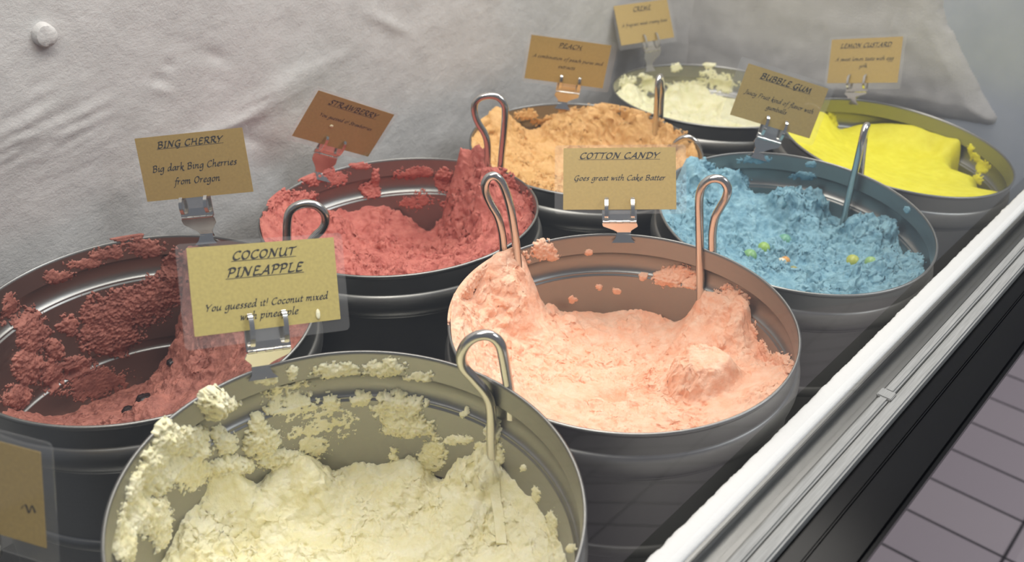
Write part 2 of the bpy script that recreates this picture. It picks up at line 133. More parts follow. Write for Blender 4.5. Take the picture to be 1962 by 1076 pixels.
                     [68.44, -0.028, -0.0317, -0.0022, 0.0014, 0.0101, 0.004, 1.05], [30.6, -0.0106, -0.0135, 0.0015, 0.0012, 0.0084, 0.003, 1.0], [19.58, -0.0255, -0.0165, 0.0029, 0.0015, 0.0098, 0.004, 1.05],
                     [31.31, -0.0001, -0.0108, 0.0011, 0.0005, 0.0035, 0.004, 1.1], [42.58, -0.0322, -0.0344, 0.0027, 0.0011, 0.0086, 0.004, 1.05], [78.18, -0.0111, -0.0094, -0.0013, 0.0006, 0.0043, 0.005, 1.2],
                     [23.35, -0.0195, -0.0273, 0.0046, 0.0024, 0.0167, 0.001, 0.65]],
           'left': [],
           'lemon': [[-28.5, -0.0226, -0.008, 0.0039, 0.0032, 0.0062, 0.004, 1.05], [-36.19, -0.0275, -0.0105, 0.0053, 0.0042, 0.0069, 0.003, 1.0], [-37.06, -0.0427, -0.0108, 0.0056, 0.0042, 0.0069, 0.004, 1.1],
                     [55.72, -0.0309, -0.0135, 0.0004, 0.0045, 0.0132, 0.008, 1.4], [-25.07, -0.0164, -0.0064, 0.0031, 0.0035, 0.0073, 0.003, 1.0]],
           'peach': [[102.96, -0.0034, -0.03, -0.0089, 0.0013, 0.0147, 0.009, 1.4], [70.42, -0.0107, -0.0199, -0.0023, 0.0006, 0.0088, 0.004, 1.1], [46.1, -0.009, -0.0178, 0.0008, 0.0005, 0.0063, 0.003, 1.0],
                     [29.03, -0.0051, -0.036, 0.0066, 0.0008, 0.0074, 0.005, 1.2], [-1.97, -0.0093, -0.0214, 0.0072, 0.0015, 0.0094, 0.004, 1.1], [-17.32, -0.0117, -0.0275, 0.011, 0.0019, 0.009, 0.006, 1.2],
                     [54.48, -0.0202, -0.0303, 0.0003, 0.0008, 0.0101, 0.003, 1.0], [11.23, -0.0057, -0.0257, 0.007, 0.0012, 0.0096, 0.004, 1.1]],
           'strawberry': [[89.24, -0.0018, -0.0171, -0.0055, -0.0015, 0.009, 0.006, 1.2], [111.68, -0.0138, -0.029, -0.0125, -0.0056, 0.0209, 0.01, 1.5], [97.01, -0.0188, -0.0243, -0.009, -0.0026, 0.0139, 0.008, 1.2],
                          [64.93, -0.0028, -0.0152, -0.0027, -0.0005, 0.0042, 0.003, 1.0], [58.28, -0.02, -0.0051, -0.0008, -0.0016, 0.0162, 0.006, 1.2], [61.28, -0.0301, -0.0123, -0.002, -0.001, 0.0098, 0.006, 1.2],
                          [38.3, -0.0154, -0.0263, 0.0008, -0.0007, 0.0088, 0.002, 0.95], [25.91, -0.0229, -0.0121, 0.0012, -0.0011, 0.0155, 0.007, 1.3], [9.19, -0.01, -0.0232, 0.0053, -0.0013, 0.0217, 0.01, 1.6],
                          [-6.26, -0.0237, -0.035, 0.0121, -0.0015, 0.0271, 0.008, 1.4], [-22.69, -0.0278, -0.0365, 0.0157, -0.0012, 0.0215, 0.008, 1.3], [78.29, -0.0079, -0.0212, -0.0054, -0.0015, 0.0114, 0.002, 0.85],
                          [39.46, -0.0462, -0.0266, 0.0007, -0.0009, 0.0113, 0.002, 0.85], [18.67, -0.0465, -0.0239, 0.0044, -0.0007, 0.0113, 0.006, 1.2]]},
 'tubs': {'bing': {'F': [[0.99956, 0.0, -0.02966], [0.00043, 0.9999, 0.01435], [0.02965, -0.01435, 0.99946]], 'c': [-0.07918, 0.17045, -0.00229]},
          'bubble': {'F': [[0.99883, 0.0, -0.04827], [-0.00281, 0.9983, -0.05819], [0.04818, 0.05826, 0.99714]], 'c': [0.40056, -0.08963, 0.00111]},
          'coconut': {'F': [[0.99933, 0.0, -0.03655], [-0.00149, 0.99917, -0.04069], [0.03652, 0.04072, 0.9985]], 'c': [-0.11878, -0.09587, 0.02732]},
          'cotton': {'F': [[0.99845, 0.0, -0.05558], [0.001, 0.99984, 0.01797], [0.05557, -0.018, 0.99829]], 'c': [0.13316, -0.0893, 0.01561]},
          'creme': {'F': [[0.99978, 0.0, 0.02111], [-0.00039, 0.99983, 0.01853], [-0.02111, -0.01854, 0.99961]], 'c': [0.68273, 0.15903, -0.0215]},
          'lemon': {'F': [[0.99971, 0.0, 0.02393], [0.00198, 0.99658, -0.08259], [-0.02384, 0.08261, 0.9963]], 'c': [0.65245, -0.08154, -0.00517]},
          'peach': {'F': [[1.0, 0.0, 0.00149], [2e-05, 0.99992, -0.0123], [-0.00149, 0.0123, 0.99992]], 'c': [0.41767, 0.15175, -0.01131]},
          'strawberry': {'F': [[0.99953, 0.0, -0.0306], [0.00227, 0.99725, 0.07407], [0.03052, -0.0741, 0.99678]], 'c': [0.16891, 0.16889, -0.00479]}}}
LOW={
'a':(.92,[[(.74,.9),(.5,1.0),(.2,.72),(.1,.25),(.25,.0),(.52,.3),(.74,.9)],[(.78,1),(.72,.4),(.74,.05),(.95,.2)]]),
'b':(.9,[[(.22,1.85),(.14,.9),(.14,.25),(.3,.0),(.62,.15),(.78,.6),(.65,.98),(.4,.85),(.17,.45)]]),
'c':(.74,[[(.7,.86),(.5,1),(.2,.75),(.12,.35),(.3,.0),(.55,.05),(.72,.22)]]),
'd':(.98,[[(.74,.9),(.5,1.0),(.2,.72),(.1,.25),(.25,.0),(.52,.3),(.74,.9)],[(.62,1.75),(.82,1.85),(.76,1.0),(.72,.3),(.78,.03),(.98,.2)]]),
'e':(.76,[[(.16,.45),(.5,.55),(.68,.82),(.5,1),(.22,.75),(.12,.35),(.3,.0),(.55,.05),(.72,.22)]]),
'f':(.66,[[(.92,1.65),(.72,1.82),(.52,1.4),(.38,.4),(.25,-.45),(-.02,-.72)],[(.18,.97),(.76,.97)]]),
'g':(.9,[[(.72,.9),(.5,1.0),(.2,.72),(.1,.25),(.25,.0),(.52,.3),(.72,.9)],[(.76,1),(.7,.0),(.58,-.55),(.3,-.75),(.0,-.55)]]),
'h':(.92,[[(.12,1.75),(.28,1.85),(.2,.9),(.12,0)],[(.15,.4),(.42,.92),(.64,.95),(.66,.6),(.62,.15),(.72,.0),(.9,.18)]]),
'i':(.46,[[(.04,.82),(.22,1),(.2,.4),(.24,.02),(.45,.2)],[(.27,1.42),(.34,1.5)]]),
'k':(.86,[[(.12,1.75),(.28,1.85),(.2,.9),(.12,0)],[(.16,.45),(.45,.9),(.68,.95),(.62,.65),(.25,.5)],[(.3,.5),(.55,.1),(.72,-.25),(1.0,-.2)]]),
'l':(.44,[[(.14,1.75),(.3,1.85),(.2,.9),(.18,.2),(.26,.0),(.44,.2)]]),
'm':(1.3,[[(.0,.85),(.18,1),(.16,.5),(.1,0)],[(.14,.4),(.38,.92),(.56,.95),(.56,.5),(.5,0)],[(.55,.4),(.8,.92),(.98,.95),(1.,.6),(.94,.15),(1.04,.0),(1.25,.18)]]),
'n':(.94,[[(.0,.85),(.18,1),(.16,.5),(.1,0)],[(.14,.4),(.42,.92),(.62,.95),(.64,.6),(.6,.15),(.7,.0),(.9,.18)]]),
'o':(.84,[[(.48,1),(.2,.75),(.12,.3),(.3,0),(.58,.15),(.74,.6),(.66,.92),(.48,1)]]),
'p':(.88,[[(.0,.85),(.2,1),(.14,.3),(.0,-.72)],[(.15,.45),(.4,.92),(.66,.95),(.73,.55),(.52,.08),(.3,.0),(.15,.1)]]),
'q':(.9,[[(.72,.9),(.5,1.0),(.2,.72),(.1,.25),(.25,.0),(.52,.3),(.72,.9)],[(.76,1),(.7,.0),(.62,-.72)]]),
'r':(.64,[[(.0,.85),(.18,1),(.16,.5),(.1,0)],[(.14,.45),(.36,.9),(.62,.96)]]),
's':(.66,[[(.62,.88),(.42,1),(.22,.82),(.34,.56),(.52,.32),(.4,.03),(.08,.08)]]),
't':(.54,[[(.32,1.4),(.22,.7),(.18,.2),(.28,.0),(.5,.16)],[(.04,.97),(.56,.97)]]),
'u':(.96,[[(.03,.85),(.2,1),(.14,.35),(.26,.0),(.5,.22),(.7,.75)],[(.76,1),(.7,.4),(.72,.03),(.94,.2)]]),
'v':(.76,[[(.03,.88),(.18,1),(.28,.02)],[(.28,.02),(.58,.45),(.64,1)]]),
'w':(1.1,[[(.03,.88),(.18,1),(.22,.02)],[(.22,.02),(.56,.95)],[(.56,.95),(.58,.02)],[(.58,.02),(.92,.5),(.98,1)]]),
'x':(.8,[[(.08,.95),(.28,.85),(.45,.15),(.74,.04)],[(.72,.98),(.08,.0)]]),
'y':(.92,[[(.03,.85),(.2,1),(.14,.35),(.26,.0),(.5,.22),(.7,.75)],[(.76,1),(.7,.0),(.56,-.55),(.28,-.75),(-.02,-.55)]]),
'z':(.75,[[(.1,.9),(.65,.95),(.08,.05),(.65,.02)]]),
'!':(.45,[[(.3,1.75),(.22,.5)],[(.17,.05),(.24,.1)]]),
"'":(.3,[[(.2,1.8),(.14,1.4)]]),
' ':(.5,[]),
}
CAP={
'A':(1.25,[[(-.12,.05),(.1,.0),(.45,.6),(.88,1.65)],[(.88,1.65),(.95,.6),(1.02,.0),(1.15,.08)],[(.3,.55),(.98,.55)]]),
'B':(1.1,[[(.3,1.6),(.24,.8),(.16,.0)],[(.05,1.35),(.3,1.6),(.75,1.6),(.9,1.3),(.72,.95),(.3,.85)],[(.3,.85),(.8,.78),(.95,.45),(.75,.08),(.4,-.02),(.08,.08)]]),
'C':(1.1,[[(1.05,1.4),(.85,1.6),(.45,1.45),(.15,.9),(.15,.35),(.4,.0),(.75,.03),(1.02,.3)]]),
'D':(1.25,[[(.35,1.55),(.28,.8),(.2,.0)],[(.02,1.3),(.25,1.58),(.7,1.58),(1.1,1.25),(1.12,.7),(.85,.18),(.45,.0),(.1,.06)]]),
'E':(1.0,[[(.95,1.5),(.4,1.6),(.28,.9),(.18,.1),(.45,.0),(.9,.12)],[(.28,.85),(.75,.88)]]),
'F':(.95,[[(.98,1.52),(.35,1.58),(.27,.8),(.15,-.05)],[(.28,.82),(.72,.85)]]),
'G':(1.2,[[(1.05,1.4),(.85,1.6),(.45,1.45),(.15,.9),(.15,.35),(.42,.0),(.78,.1),(.95,.65)],[(.72,.7),(1.08,.72)],[(1.0,.7),(.92,.0),(.75,-.4),(.4,-.45)]]),
'H':(1.3,[[(.12,1.4),(.35,1.6),(.28,.8),(.12,.0)],[(1.1,1.62),(1.0,.8),(.98,.15),(1.2,.05)],[(.25,.8),(1.02,.85)]]),
'I':(.6,[[(.38,1.58),(.3,.8),(.22,.0)],[(.2,1.55),(.58,1.6)],[(.02,.02),(.42,.0)]]),
'J':(.7,[[(.5,1.6),(.45,.7),(.38,.0),(.15,-.35),(-.1,-.25)],[(.3,1.55),(.75,1.62)]]),
'K':(1.15,[[(.12,1.4),(.35,1.6),(.28,.8),(.12,.0)],[(1.0,1.6),(.3,.8)],[(.3,.8),(.75,.2),(1.1,.02)]]),
'L':(.98,[[(.4,1.6),(.3,.8),(.18,.1),(.5,.0),(.92,.12)],[(.2,1.55),(.6,1.6)]]),
'M':(1.6,[[(-.02,.04),(.15,.05),(.42,1.58)],[(.42,1.58),(.7,.1)],[(.7,.1),(1.2,1.6)],[(1.2,1.6),(1.26,.7),(1.3,.05),(1.48,.08)]]),
'N':(1.35,[[(-.02,.04),(.15,.05),(.38,1.55)],[(.2,1.5),(.4,1.5),(.95,.02)],[(.95,.02),(1.1,1.2),(1.3,1.65)]]),
'O':(1.2,[[(.65,1.6),(.25,1.25),(.12,.6),(.35,.02),(.75,.12),(1.05,.75),(1.0,1.35),(.65,1.6)]]),
'P':(1.0,[[(.35,1.6),(.28,.8),(.15,-.02)],[(.05,1.3),(.3,1.6),(.75,1.6),(.95,1.25),(.75,.8),(.3,.7)]]),
'R':(1.15,[[(.35,1.6),(.28,.8),(.15,-.02)],[(.05,1.3),(.3,1.6),(.75,1.6),(.92,1.28),(.72,.88),(.32,.8)],[(.5,.8),(.8,.2),(1.12,.0)]]),
'S':(.9,[[(.88,1.42),(.65,1.6),(.32,1.4),(.4,1.0),(.68,.65),(.65,.2),(.35,.0),(.02,.2)]]),
'T':(1.05,[[(.02,1.35),(.2,1.55),(.65,1.5),(1.15,1.65)],[(.62,1.52),(.52,.7),(.45,.0)]]),
'U':(1.25,[[(.08,1.45),(.3,1.6),(.2,.8),(.25,.15),(.5,.0),(.8,.25),(1.0,.9)],[(1.12,1.6),(1.02,.8),(1.0,.1),(1.2,.08)]]),
'W':(1.6,[[(.05,1.45),(.22,1.58),(.32,.02)],[(.32,.02),(.85,1.5)],[(.85,1.5),(.9,.02)],[(.9,.02),(1.38,.9),(1.5,1.6)]]),
'Y':(1.1,[[(.02,1.4),(.22,1.58),(.3,1.1),(.5,.75)],[(1.15,1.62),(.85,1.25),(.5,.75),(.35,.0)]]),
}
S = bpy.context.scene
COL = S.collection

# ------------------------------------------------------------------ camera
cam_d = bpy.data.cameras.new('camera'); cam = bpy.data.objects.new('camera', cam_d); COL.objects.link(cam)
_m = np.eye(4); _m[:3, :3] = np.array(DATA['cam']['M']); _m[:3, 3] = DATA['cam']['loc']
cam.matrix_world = Matrix(_m.tolist())
cam_d.sensor_width = 36.0; cam_d.lens = DATA['cam']['lens']; cam_d.clip_start = 0.01; cam_d.clip_end = 50
cam_d.dof.use_dof = True; cam_d.dof.focus_distance = 0.72; cam_d.dof.aperture_fstop = 9.0
S.camera = cam
# ------------------------------------------------------------------ world, lights, exposure
S.view_settings.view_transform = 'Standard'; S.view_settings.look = 'None'
S.view_settings.gamma = 1.0; S.view_settings.exposure = 0.0
wd = bpy.data.worlds.new('world'); S.world = wd; wd.use_nodes = True
bg = wd.node_tree.nodes['Background']; bg.inputs[0].default_value = (0.80, 0.86, 1.0, 1); bg.inputs[1].default_value = 0.20

def area(name, loc, target, sx, sy, power, col):
    d = bpy.data.lights.new(name, 'AREA'); d.shape = 'RECTANGLE'; d.size = sx; d.size_y = sy
    d.energy = power; d.color = col
    o = bpy.data.objects.new(name, d); COL.objects.link(o); o.location = loc
    v = Vector(target) - Vector(loc)
    o.rotation_euler = v.to_track_quat('-Z', 'Y').to_euler()
    return o
area('case_lamp', (0.21, 0.02, 0.78), (0.21, 0.04, 0.0), 1.42, 0.30, 11.5, (1.0, 0.955, 0.88))
area('floor_fill', (1.6, -2.0, 2.2), (1.2, -0.6, -0.85), 1.4, 1.0, 42.0, (0.93, 0.97, 1.0))  # unseen fill lamp added to brighten the tiled floor

# ------------------------------------------------------------------ helpers
def smooth_noise(shape_pts, seed, freq, octs=4, gain=0.5, ridged=False):
    """3-D value-gradient noise sampled at points (N,3); returns roughly -1..1"""
    P = np.asarray(shape_pts, dtype=np.float64) * freq
    out = np.zeros(len(P)); amp = 1.0; tot = 0.0
    for k in range(octs):
        rs = np.random.RandomState(seed * 131 + k * 17 + 7)
        perm = rs.permutation(256); val = rs.uniform(-1, 1, (256, 3))
        Q = P + rs.uniform(0, 100, 3)
        I = np.floor(Q).astype(np.int64); f = Q - I
        u = f * f * f * (f * (f * 6 - 15) + 10)
        acc = 0
        for dx in (0, 1):
            for dy in (0, 1):
                for dz in (0, 1):
                    h = perm[(perm[(perm[(I[:, 0] + dx) & 255] + I[:, 1] + dy) & 255] + I[:, 2] + dz) & 255]
                    g = val[h]
                    dot = g[:, 0] * (f[:, 0] - dx) + g[:, 1] * (f[:, 1] - dy) + g[:, 2] * (f[:, 2] - dz)
                    w = (u[:, 0] if dx else 1 - u[:, 0]) * (u[:, 1] if dy else 1 - u[:, 1]) * (u[:, 2] if dz else 1 - u[:, 2])
                    acc = acc + w * dot
        acc = acc * 1.5
        if ridged: acc = 1 - 2 * np.abs(acc)
        out += amp * acc; tot += amp; amp *= gain; P = P * 2.03
    return out / tot

def sstep(a, b, x):
    t = np.clip((x - a) / (b - a), 0, 1); return t * t * (3 - 2 * t)

def mesh_np(name, V, Q, mat=None, parent=None, smooth=True, mats=None, mi=None):
    V = np.ascontiguousarray(V, dtype=np.float32); me = bpy.data.meshes.new(name)
    Q = np.asarray(Q, dtype=np.int32); n, k = Q.shape
    me.vertices.add(len(V)); me.vertices.foreach_set('co', V.ravel())
    me.loops.add(n * k); me.loops.foreach_set('vertex_index', Q.ravel())
    me.polygons.add(n); me.polygons.foreach_set('loop_start', np.arange(0, n * k, k, dtype=np.int32))
    me.polygons.foreach_set('use_smooth', np.full(n, smooth, dtype=bool))
    me.update(calc_edges=True); me.validate()
    for m in (mats or ([mat] if mat else [])): me.materials.append(m)
    if mi is not None: me.polygons.foreach_set('material_index', np.asarray(mi, dtype=np.int32))
    o = bpy.data.objects.new(name, me); COL.objects.link(o)
    if parent: o.parent = parent
    return o

class MB:
    """collects simple solids and links them as one mesh object"""
    def __init__(s): s.v = []; s.f = []
    def add(s, V, F):
        b = len(s.v); s.v += [tuple(map(float, p)) for p in V]; s.f += [tuple(b + i for i in q) for q in F]
    def box(s, x0, x1, y0, y1, z0, z1, bev=0.0, M=None):
        if bev <= 0:
            V = [(x, y, z) for z in (z0, z1) for y in (y0, y1) for x in (x0, x1)]
            F = [(0, 2, 3, 1), (4, 5, 7, 6), (0, 1, 5, 4), (2, 6, 7, 3), (0, 4, 6, 2), (1, 3, 7, 5)]
        else:
            import bmesh
            bm = bmesh.new(); bmesh.ops.create_cube(bm, size=1)
            for v in bm.verts:
                v.co = ((x0 + x1) / 2 + v.co.x * (x1 - x0), (y0 + y1) / 2 + v.co.y * (y1 - y0), (z0 + z1) / 2 + v.co.z * (z1 - z0))
            bmesh.ops.bevel(bm, geom=bm.edges[:], offset=bev, segments=2, affect='EDGES')
            bm.verts.index_update(); V = [tuple(v.co) for v in bm.verts]; F = [tuple(v.index for v in f.verts) for f in bm.faces]; bm.free()
        if M is not None: V = [tuple(M @ Vector(p)) for p in V]
        s.add(V, F)
    def prism(s, outline, z0, z1):
        n = len(outline)
        V = [(x, y, z0) for x, y in outline] + [(x, y, z1) for x, y in outline]
        F = [tuple(range(n - 1, -1, -1)), tuple(range(n, 2 * n))] + [(i, (i + 1) % n, n + (i + 1) % n, n + i) for i in range(n)]
        s.add(V, F)
    def tube(s, pts, r, seg=12, cap=True):
        P = np.array(pts, float); n = len(P); T = np.gradient(P, axis=0); T /= np.linalg.norm(T, axis=1)[:, None]
        a = np.array([0, 0, 1.0]) if abs(T[0][2]) < .9 else np.array([1.0, 0, 0])
        N = np.cross(T[0], a); N /= np.linalg.norm(N); b = len(s.v)
        for i in range(n):
            N = N - T[i] * (N @ T[i]); N /= np.linalg.norm(N); B = np.cross(T[i], N)
            rr = r[i] if hasattr(r, '__len__') else r
            for k in range(seg):
                t = 2 * math.pi * k / seg; s.v.append(tuple(P[i] + rr * (math.cos(t) * N + math.sin(t) * B)))
        for i in range(n - 1):
            for k in range(seg):
                k2 = (k + 1) % seg; s.f.append((b + i * seg + k, b + i * seg + k2, b + (i + 1) * seg + k2, b + (i + 1) * seg + k))
        if cap:
            s.f.append(tuple(b + k for k in range(seg - 1, -1, -1))); s.f.append(tuple(b + (n - 1) * seg + k for k in range(seg)))
    def strip(s, pts, wdir, w, th):
        """bent flat strip: pts along the strip, wdir its width direction"""
        P = np.array(pts, float); wd = np.array(wdir, float); wd /= np.linalg.norm(wd)
        T = np.gradient(P, axis=0); T /= np.linalg.norm(T, axis=1)[:, None]
        N = np.cross(T, wd); N /= np.linalg.norm(N, axis=1)[:, None]; b = len(s.v)
        for i in range(len(P)):
            ww = w[i] if hasattr(w, '__len__') else w
            for a, c in ((-1, -1), (1, -1), (1, 1), (-1, 1)): s.v.append(tuple(P[i] + a * wd * ww / 2 + c * N[i] * th / 2))
        for i in range(len(P) - 1):
            for k in range(4):
                k2 = (k + 1) % 4; s.f.append((b + 4 * i + k, b + 4 * i + k2, b + 4 * i + 4 + k2, b + 4 * i + 4 + k))
        e = b + 4 * (len(P) - 1); s.f += [(b + 3, b + 2, b + 1, b), (e, e + 1, e + 2, e + 3)]
    def build(s, name, mat, parent=None, smooth=False):
        me = bpy.data.meshes.new(name); me.from_pydata(s.v, [], s.f); me.update()
        if mat: me.materials.append(mat)
        if smooth:
            me.polygons.foreach_set('use_smooth', [True] * len(me.polygons))
            try: me.set_sharp_from_angle(angle=math.radians(40))
            except Exception: pass
        o = bpy.data.objects.new(name, me); COL.objects.link(o)
        if parent: o.parent = parent
        return o

def empty(name, M4=None, loc=None):
    o = bpy.data.objects.new(name, None); COL.objects.link(o); o.empty_display_size = 0.03
    if M4 is not None: o.matrix_world = M4
    elif loc is not None: o.location = loc
    return o
def tag(o, label, cat, group=None, kind=None):
    o['label'] = label; o['category'] = cat
    if group: o['group'] = group
    if kind: o['kind'] = kind
    return o
def struct(o): o['kind'] = 'structure'; return o
def mat4(F, c):
    m = np.eye(4); m[:3, :3] = np.array(F); m[:3, 3] = c; return Matrix(m.tolist())

def catmull(P, n=8):
    P = np.array(P, float)
    if len(P) < 3: return np.array([P[0] + (P[-1] - P[0]) * t for t in np.linspace(0, 1, n)])
    E = np.vstack([2 * P[0] - P[1], P, 2 * P[-1] - P[-2]]); out = []
    for i in range(1, len(E) - 2):
        for t in np.linspace(0, 1, n, endpoint=False):
            a, b, c, d = E[i - 1], E[i], E[i + 1], E[i + 2]
            out.append(.5 * (2 * b + (c - a) * t + (2 * a - 5 * b + 4 * c - d) * t * t + (3 * b - a - 3 * c + d) * t ** 3))
    out.append(P[-1]); return np.array(out)

# ------------------------------------------------------------------ materials
def new_mat(name):
    m = bpy.data.materials.new(name); m.use_nodes = True
    nt = m.node_tree; return m, nt, nt.nodes['Principled BSDF']
def lin(r, g, b):
    f = lambda c: (c / 255 / 12.92) if c / 255 <= .04045 else ((c / 255 + .055) / 1.055) ** 2.4
    return (f(r), f(g), f(b), 1)
def node(nt, t, **kw):
    n = nt.nodes.new(t)
    for k, v in kw.items(): setattr(n, k, v)
    return n
def noise_tex(nt, scale, detail=4, rough=.5, coord='Object', stretch=None):
    tc = node(nt, 'ShaderNodeTexCoord'); n = node(nt, 'ShaderNodeTexNoise')
    n.inputs['Scale'].default_value = scale; n.inputs['Detail'].default_value = detail; n.inputs['Roughness'].default_value = rough
    if stretch:
        mp = node(nt, 'ShaderNodeMapping'); mp.inputs['Scale'].default_value = stretch
        nt.links.new(tc.outputs[coord], mp.inputs[0]); nt.links.new(mp.outputs[0], n.inputs['Vector'])
    else: nt.links.new(tc.outputs[coord], n.inputs['Vector'])
    return n
def ramp(nt, src, c0, c1, p0=.35, p1=.65):
    r = node(nt, 'ShaderNodeValToRGB'); e = r.color_ramp.elements
    e[0].position = p0; e[0].color = c0; e[1].position = p1; e[1].color = c1
    nt.links.new(src, r.inputs[0]); return r
def bump(nt, bs, src, strength, dist):
    b = node(nt, 'ShaderNodeBump'); b.inputs['Strength'].default_value = strength; b.inputs['Distance'].default_value = dist
    nt.links.new(src, b.inputs['Height']); nt.links.new(b.outputs[0], bs.inputs['Normal']); return b

def cream_mat(name, ca, cb, bumpk=.7, sss=.12, scale=90):
    m, nt, bs = new_mat(name)
    n = noise_tex(nt, scale, 5, .6); r = ramp(nt, n.outputs[0], ca, cb, .36, .66)
    nt.links.new(r.outputs[0], bs.inputs['Base Color'])
    bs.inputs['Roughness'].default_value = .55; bs.inputs['Specular IOR Level'].default_value = .3
    bs.inputs['Subsurface Weight'].default_value = sss; bs.inputs['Subsurface Radius'].default_value = (1, .6, .4); bs.inputs['Subsurface Scale'].default_value = .002
    n2 = noise_tex(nt, 380, 5, .7); bump(nt, bs, n2.outputs[0], bumpk, .0016)
    return m
def steel(name, col, rough, aniso=None, bumpk=.0):
    m, nt, bs = new_mat(name)
    bs.inputs['Metallic'].default_value = 1; bs.inputs['Base Color'].default_value = col; bs.inputs['Roughness'].default_value = rough
    n = noise_tex(nt, 60, 4, .6, stretch=aniso or (1, 1, 1))
    mr = node(nt, 'ShaderNodeMapRange'); mr.inputs[3].default_value = rough * .75; mr.inputs[4].default_value = rough * 1.3
    nt.links.new(n.outputs[0], mr.inputs[0]); nt.links.new(mr.outputs[0], bs.inputs['Roughness'])
    if bumpk: bump(nt, bs, n.outputs[0], bumpk, .0005)
    return m
M_TUB = steel('tub_steel', (.29, .288, .275, 1), .40, (1, 1, 14))
M_WIRE = steel('wire_steel', (.62, .60, .57, 1), .2)
M_CLIP = steel('clip_steel', (.72, .70, .66, 1), .14)
M_RAIL = steel('rail_steel', (.20, .20, .195, 1), .42, (1, 20, 20))
M_LINER = steel('liner_steel', (.36, .36, .35, 1), .35)

def plain(name, col, rough=.5, spec=.5):
    m, nt, bs = new_mat(name); bs.inputs['Base Color'].default_value = col
    bs.inputs['Roughness'].default_value = rough; bs.inputs['Specular IOR Level'].default_value = spec
    return m
def worn(name, ca, cb, rough, scale, stretch=None, bk=.0):
    m, nt, bs = new_mat(name); n = noise_tex(nt, scale, 5, .6, stretch=stretch); r = ramp(nt, n.outputs[0], ca, cb)
    nt.links.new(r.outputs[0], bs.inputs['Base Color']); bs.inputs['Roughness'].default_value = rough
    if bk: bump(nt, bs, n.outputs[0], bk, .001)
    return m
M_FROST, _nt, _bs = new_mat('frost')
_n = noise_tex(_nt, 26, 5, .6); _r = ramp(_nt, _n.outputs[0], (.49, .48, .468, 1), (.56, .55, .538, 1))
_nt.links.new(_r.outputs[0], _bs.inputs['Base Color']); _bs.inputs['Roughness'].default_value = .7
_bs.inputs['Subsurface Weight'].default_value = .1; _bs.inputs['Subsurface Radius'].default_value = (.8, .9, 1); _bs.inputs['Subsurface Scale'].default_value = .004
_n2 = noise_tex(_nt, 420, 4, .7); bump(_nt, _bs, _n2.outputs[0], .45, .0014)
M_LEDGE, _nt, _bs = new_mat('ledge_frost'); _bs.inputs['Base Color'].default_value = (.9, .9, .89, 1); _bs.inputs['Roughness'].default_value = .6
_n2 = noise_tex(_nt, 500, 3, .6); bump(_nt, _bs, _n2.outputs[0], .3, .0008)
M_SLAT = worn('pale_slat', (.30, .30, .29, 1), (.42, .42, .41, 1), .5, 40, (1, 30, 30))
M_BLACK = plain('black_trim', (.004, .004, .005, 1), .2, .12)
M_DARK = plain('dark_gap', (.02, .02, .02, 1), .6)
M_INK = plain('ink', (.012, .010, .008, 1), .6, .2)
M_ENDW = worn('end_panel', (.42, .46, .53, 1), (.50, .54, .60, 1), .4, 12)
def paper_mat(name, c):
    m, nt, bs = new_mat(name); n = noise_tex(nt, 500, 3, .6); r = ramp(nt, n.outputs[0], tuple(v * .93 for v in c) + (1,), tuple(v * 1.07 for v in c) + (1,))
    nt.links.new(r.outputs[0], bs.inputs['Base Color']); bs.inputs['Roughness'].default_value = .55; return m
M_PAPER = paper_mat('gold_paper', (.39, .26, .065)); M_PAPER_Y = paper_mat('yellow_paper', (.52, .42, .118)); M_PAPER_W = paper_mat('warm_gold_paper', (.43, .295, .078)); M_PAPER_C = paper_mat('ochre_paper', (.40, .275, .062))

def clear_mat(name, haze, hazecol, rough, ior=1.45, tint=(1, 1, 1, 1)):
    m = bpy.data.materials.new(name); m.use_nodes = True; nt = m.node_tree; nt.nodes.clear()
    out = node(nt, 'ShaderNodeOutputMaterial'); tr = node(nt, 'ShaderNodeBsdfTransparent'); tr.inputs[0].default_value = tint
    gl = node(nt, 'ShaderNodeBsdfGlossy'); gl.inputs['Roughness'].default_value = rough; gl.inputs[0].default_value = (1, 1, 1, 1)
    df = node(nt, 'ShaderNodeBsdfDiffuse'); df.inputs[0].default_value = hazecol
    fr = node(nt, 'ShaderNodeFresnel'); fr.inputs[0].default_value = ior
    ge = node(nt, 'ShaderNodeNewGeometry'); inv = node(nt, 'ShaderNodeMath', operation='SUBTRACT'); inv.inputs[0].default_value = 1
    mul = node(nt, 'ShaderNodeMath', operation='MULTIPLY'); m1 = node(nt, 'ShaderNodeMixShader'); m2 = node(nt, 'ShaderNodeMixShader')
    m1.inputs[0].default_value = haze
    L = nt.links.new
    L(ge.outputs['Backfacing'], inv.inputs[1]); L(fr.outputs[0], mul.inputs[0]); L(inv.outputs[0], mul.inputs[1])
    L(tr.outputs[0], m1.inputs[1]); L(df.outputs[0], m1.inputs[2]); L(mul.outputs[0], m2.inputs[0]); L(m1.outputs[0], m2.inputs[1]); L(gl.outputs[0], m2.inputs[2])
    L(m2.outputs[0], out.inputs[0]); return m
M_GLASS = clear_mat('glass', .010, (.8, .85, .9, 1), .0, 1.62)
M_SLEEVE = clear_mat('sleeve_film', .05, (.8, .8, .8, 1), .08, 1.4)

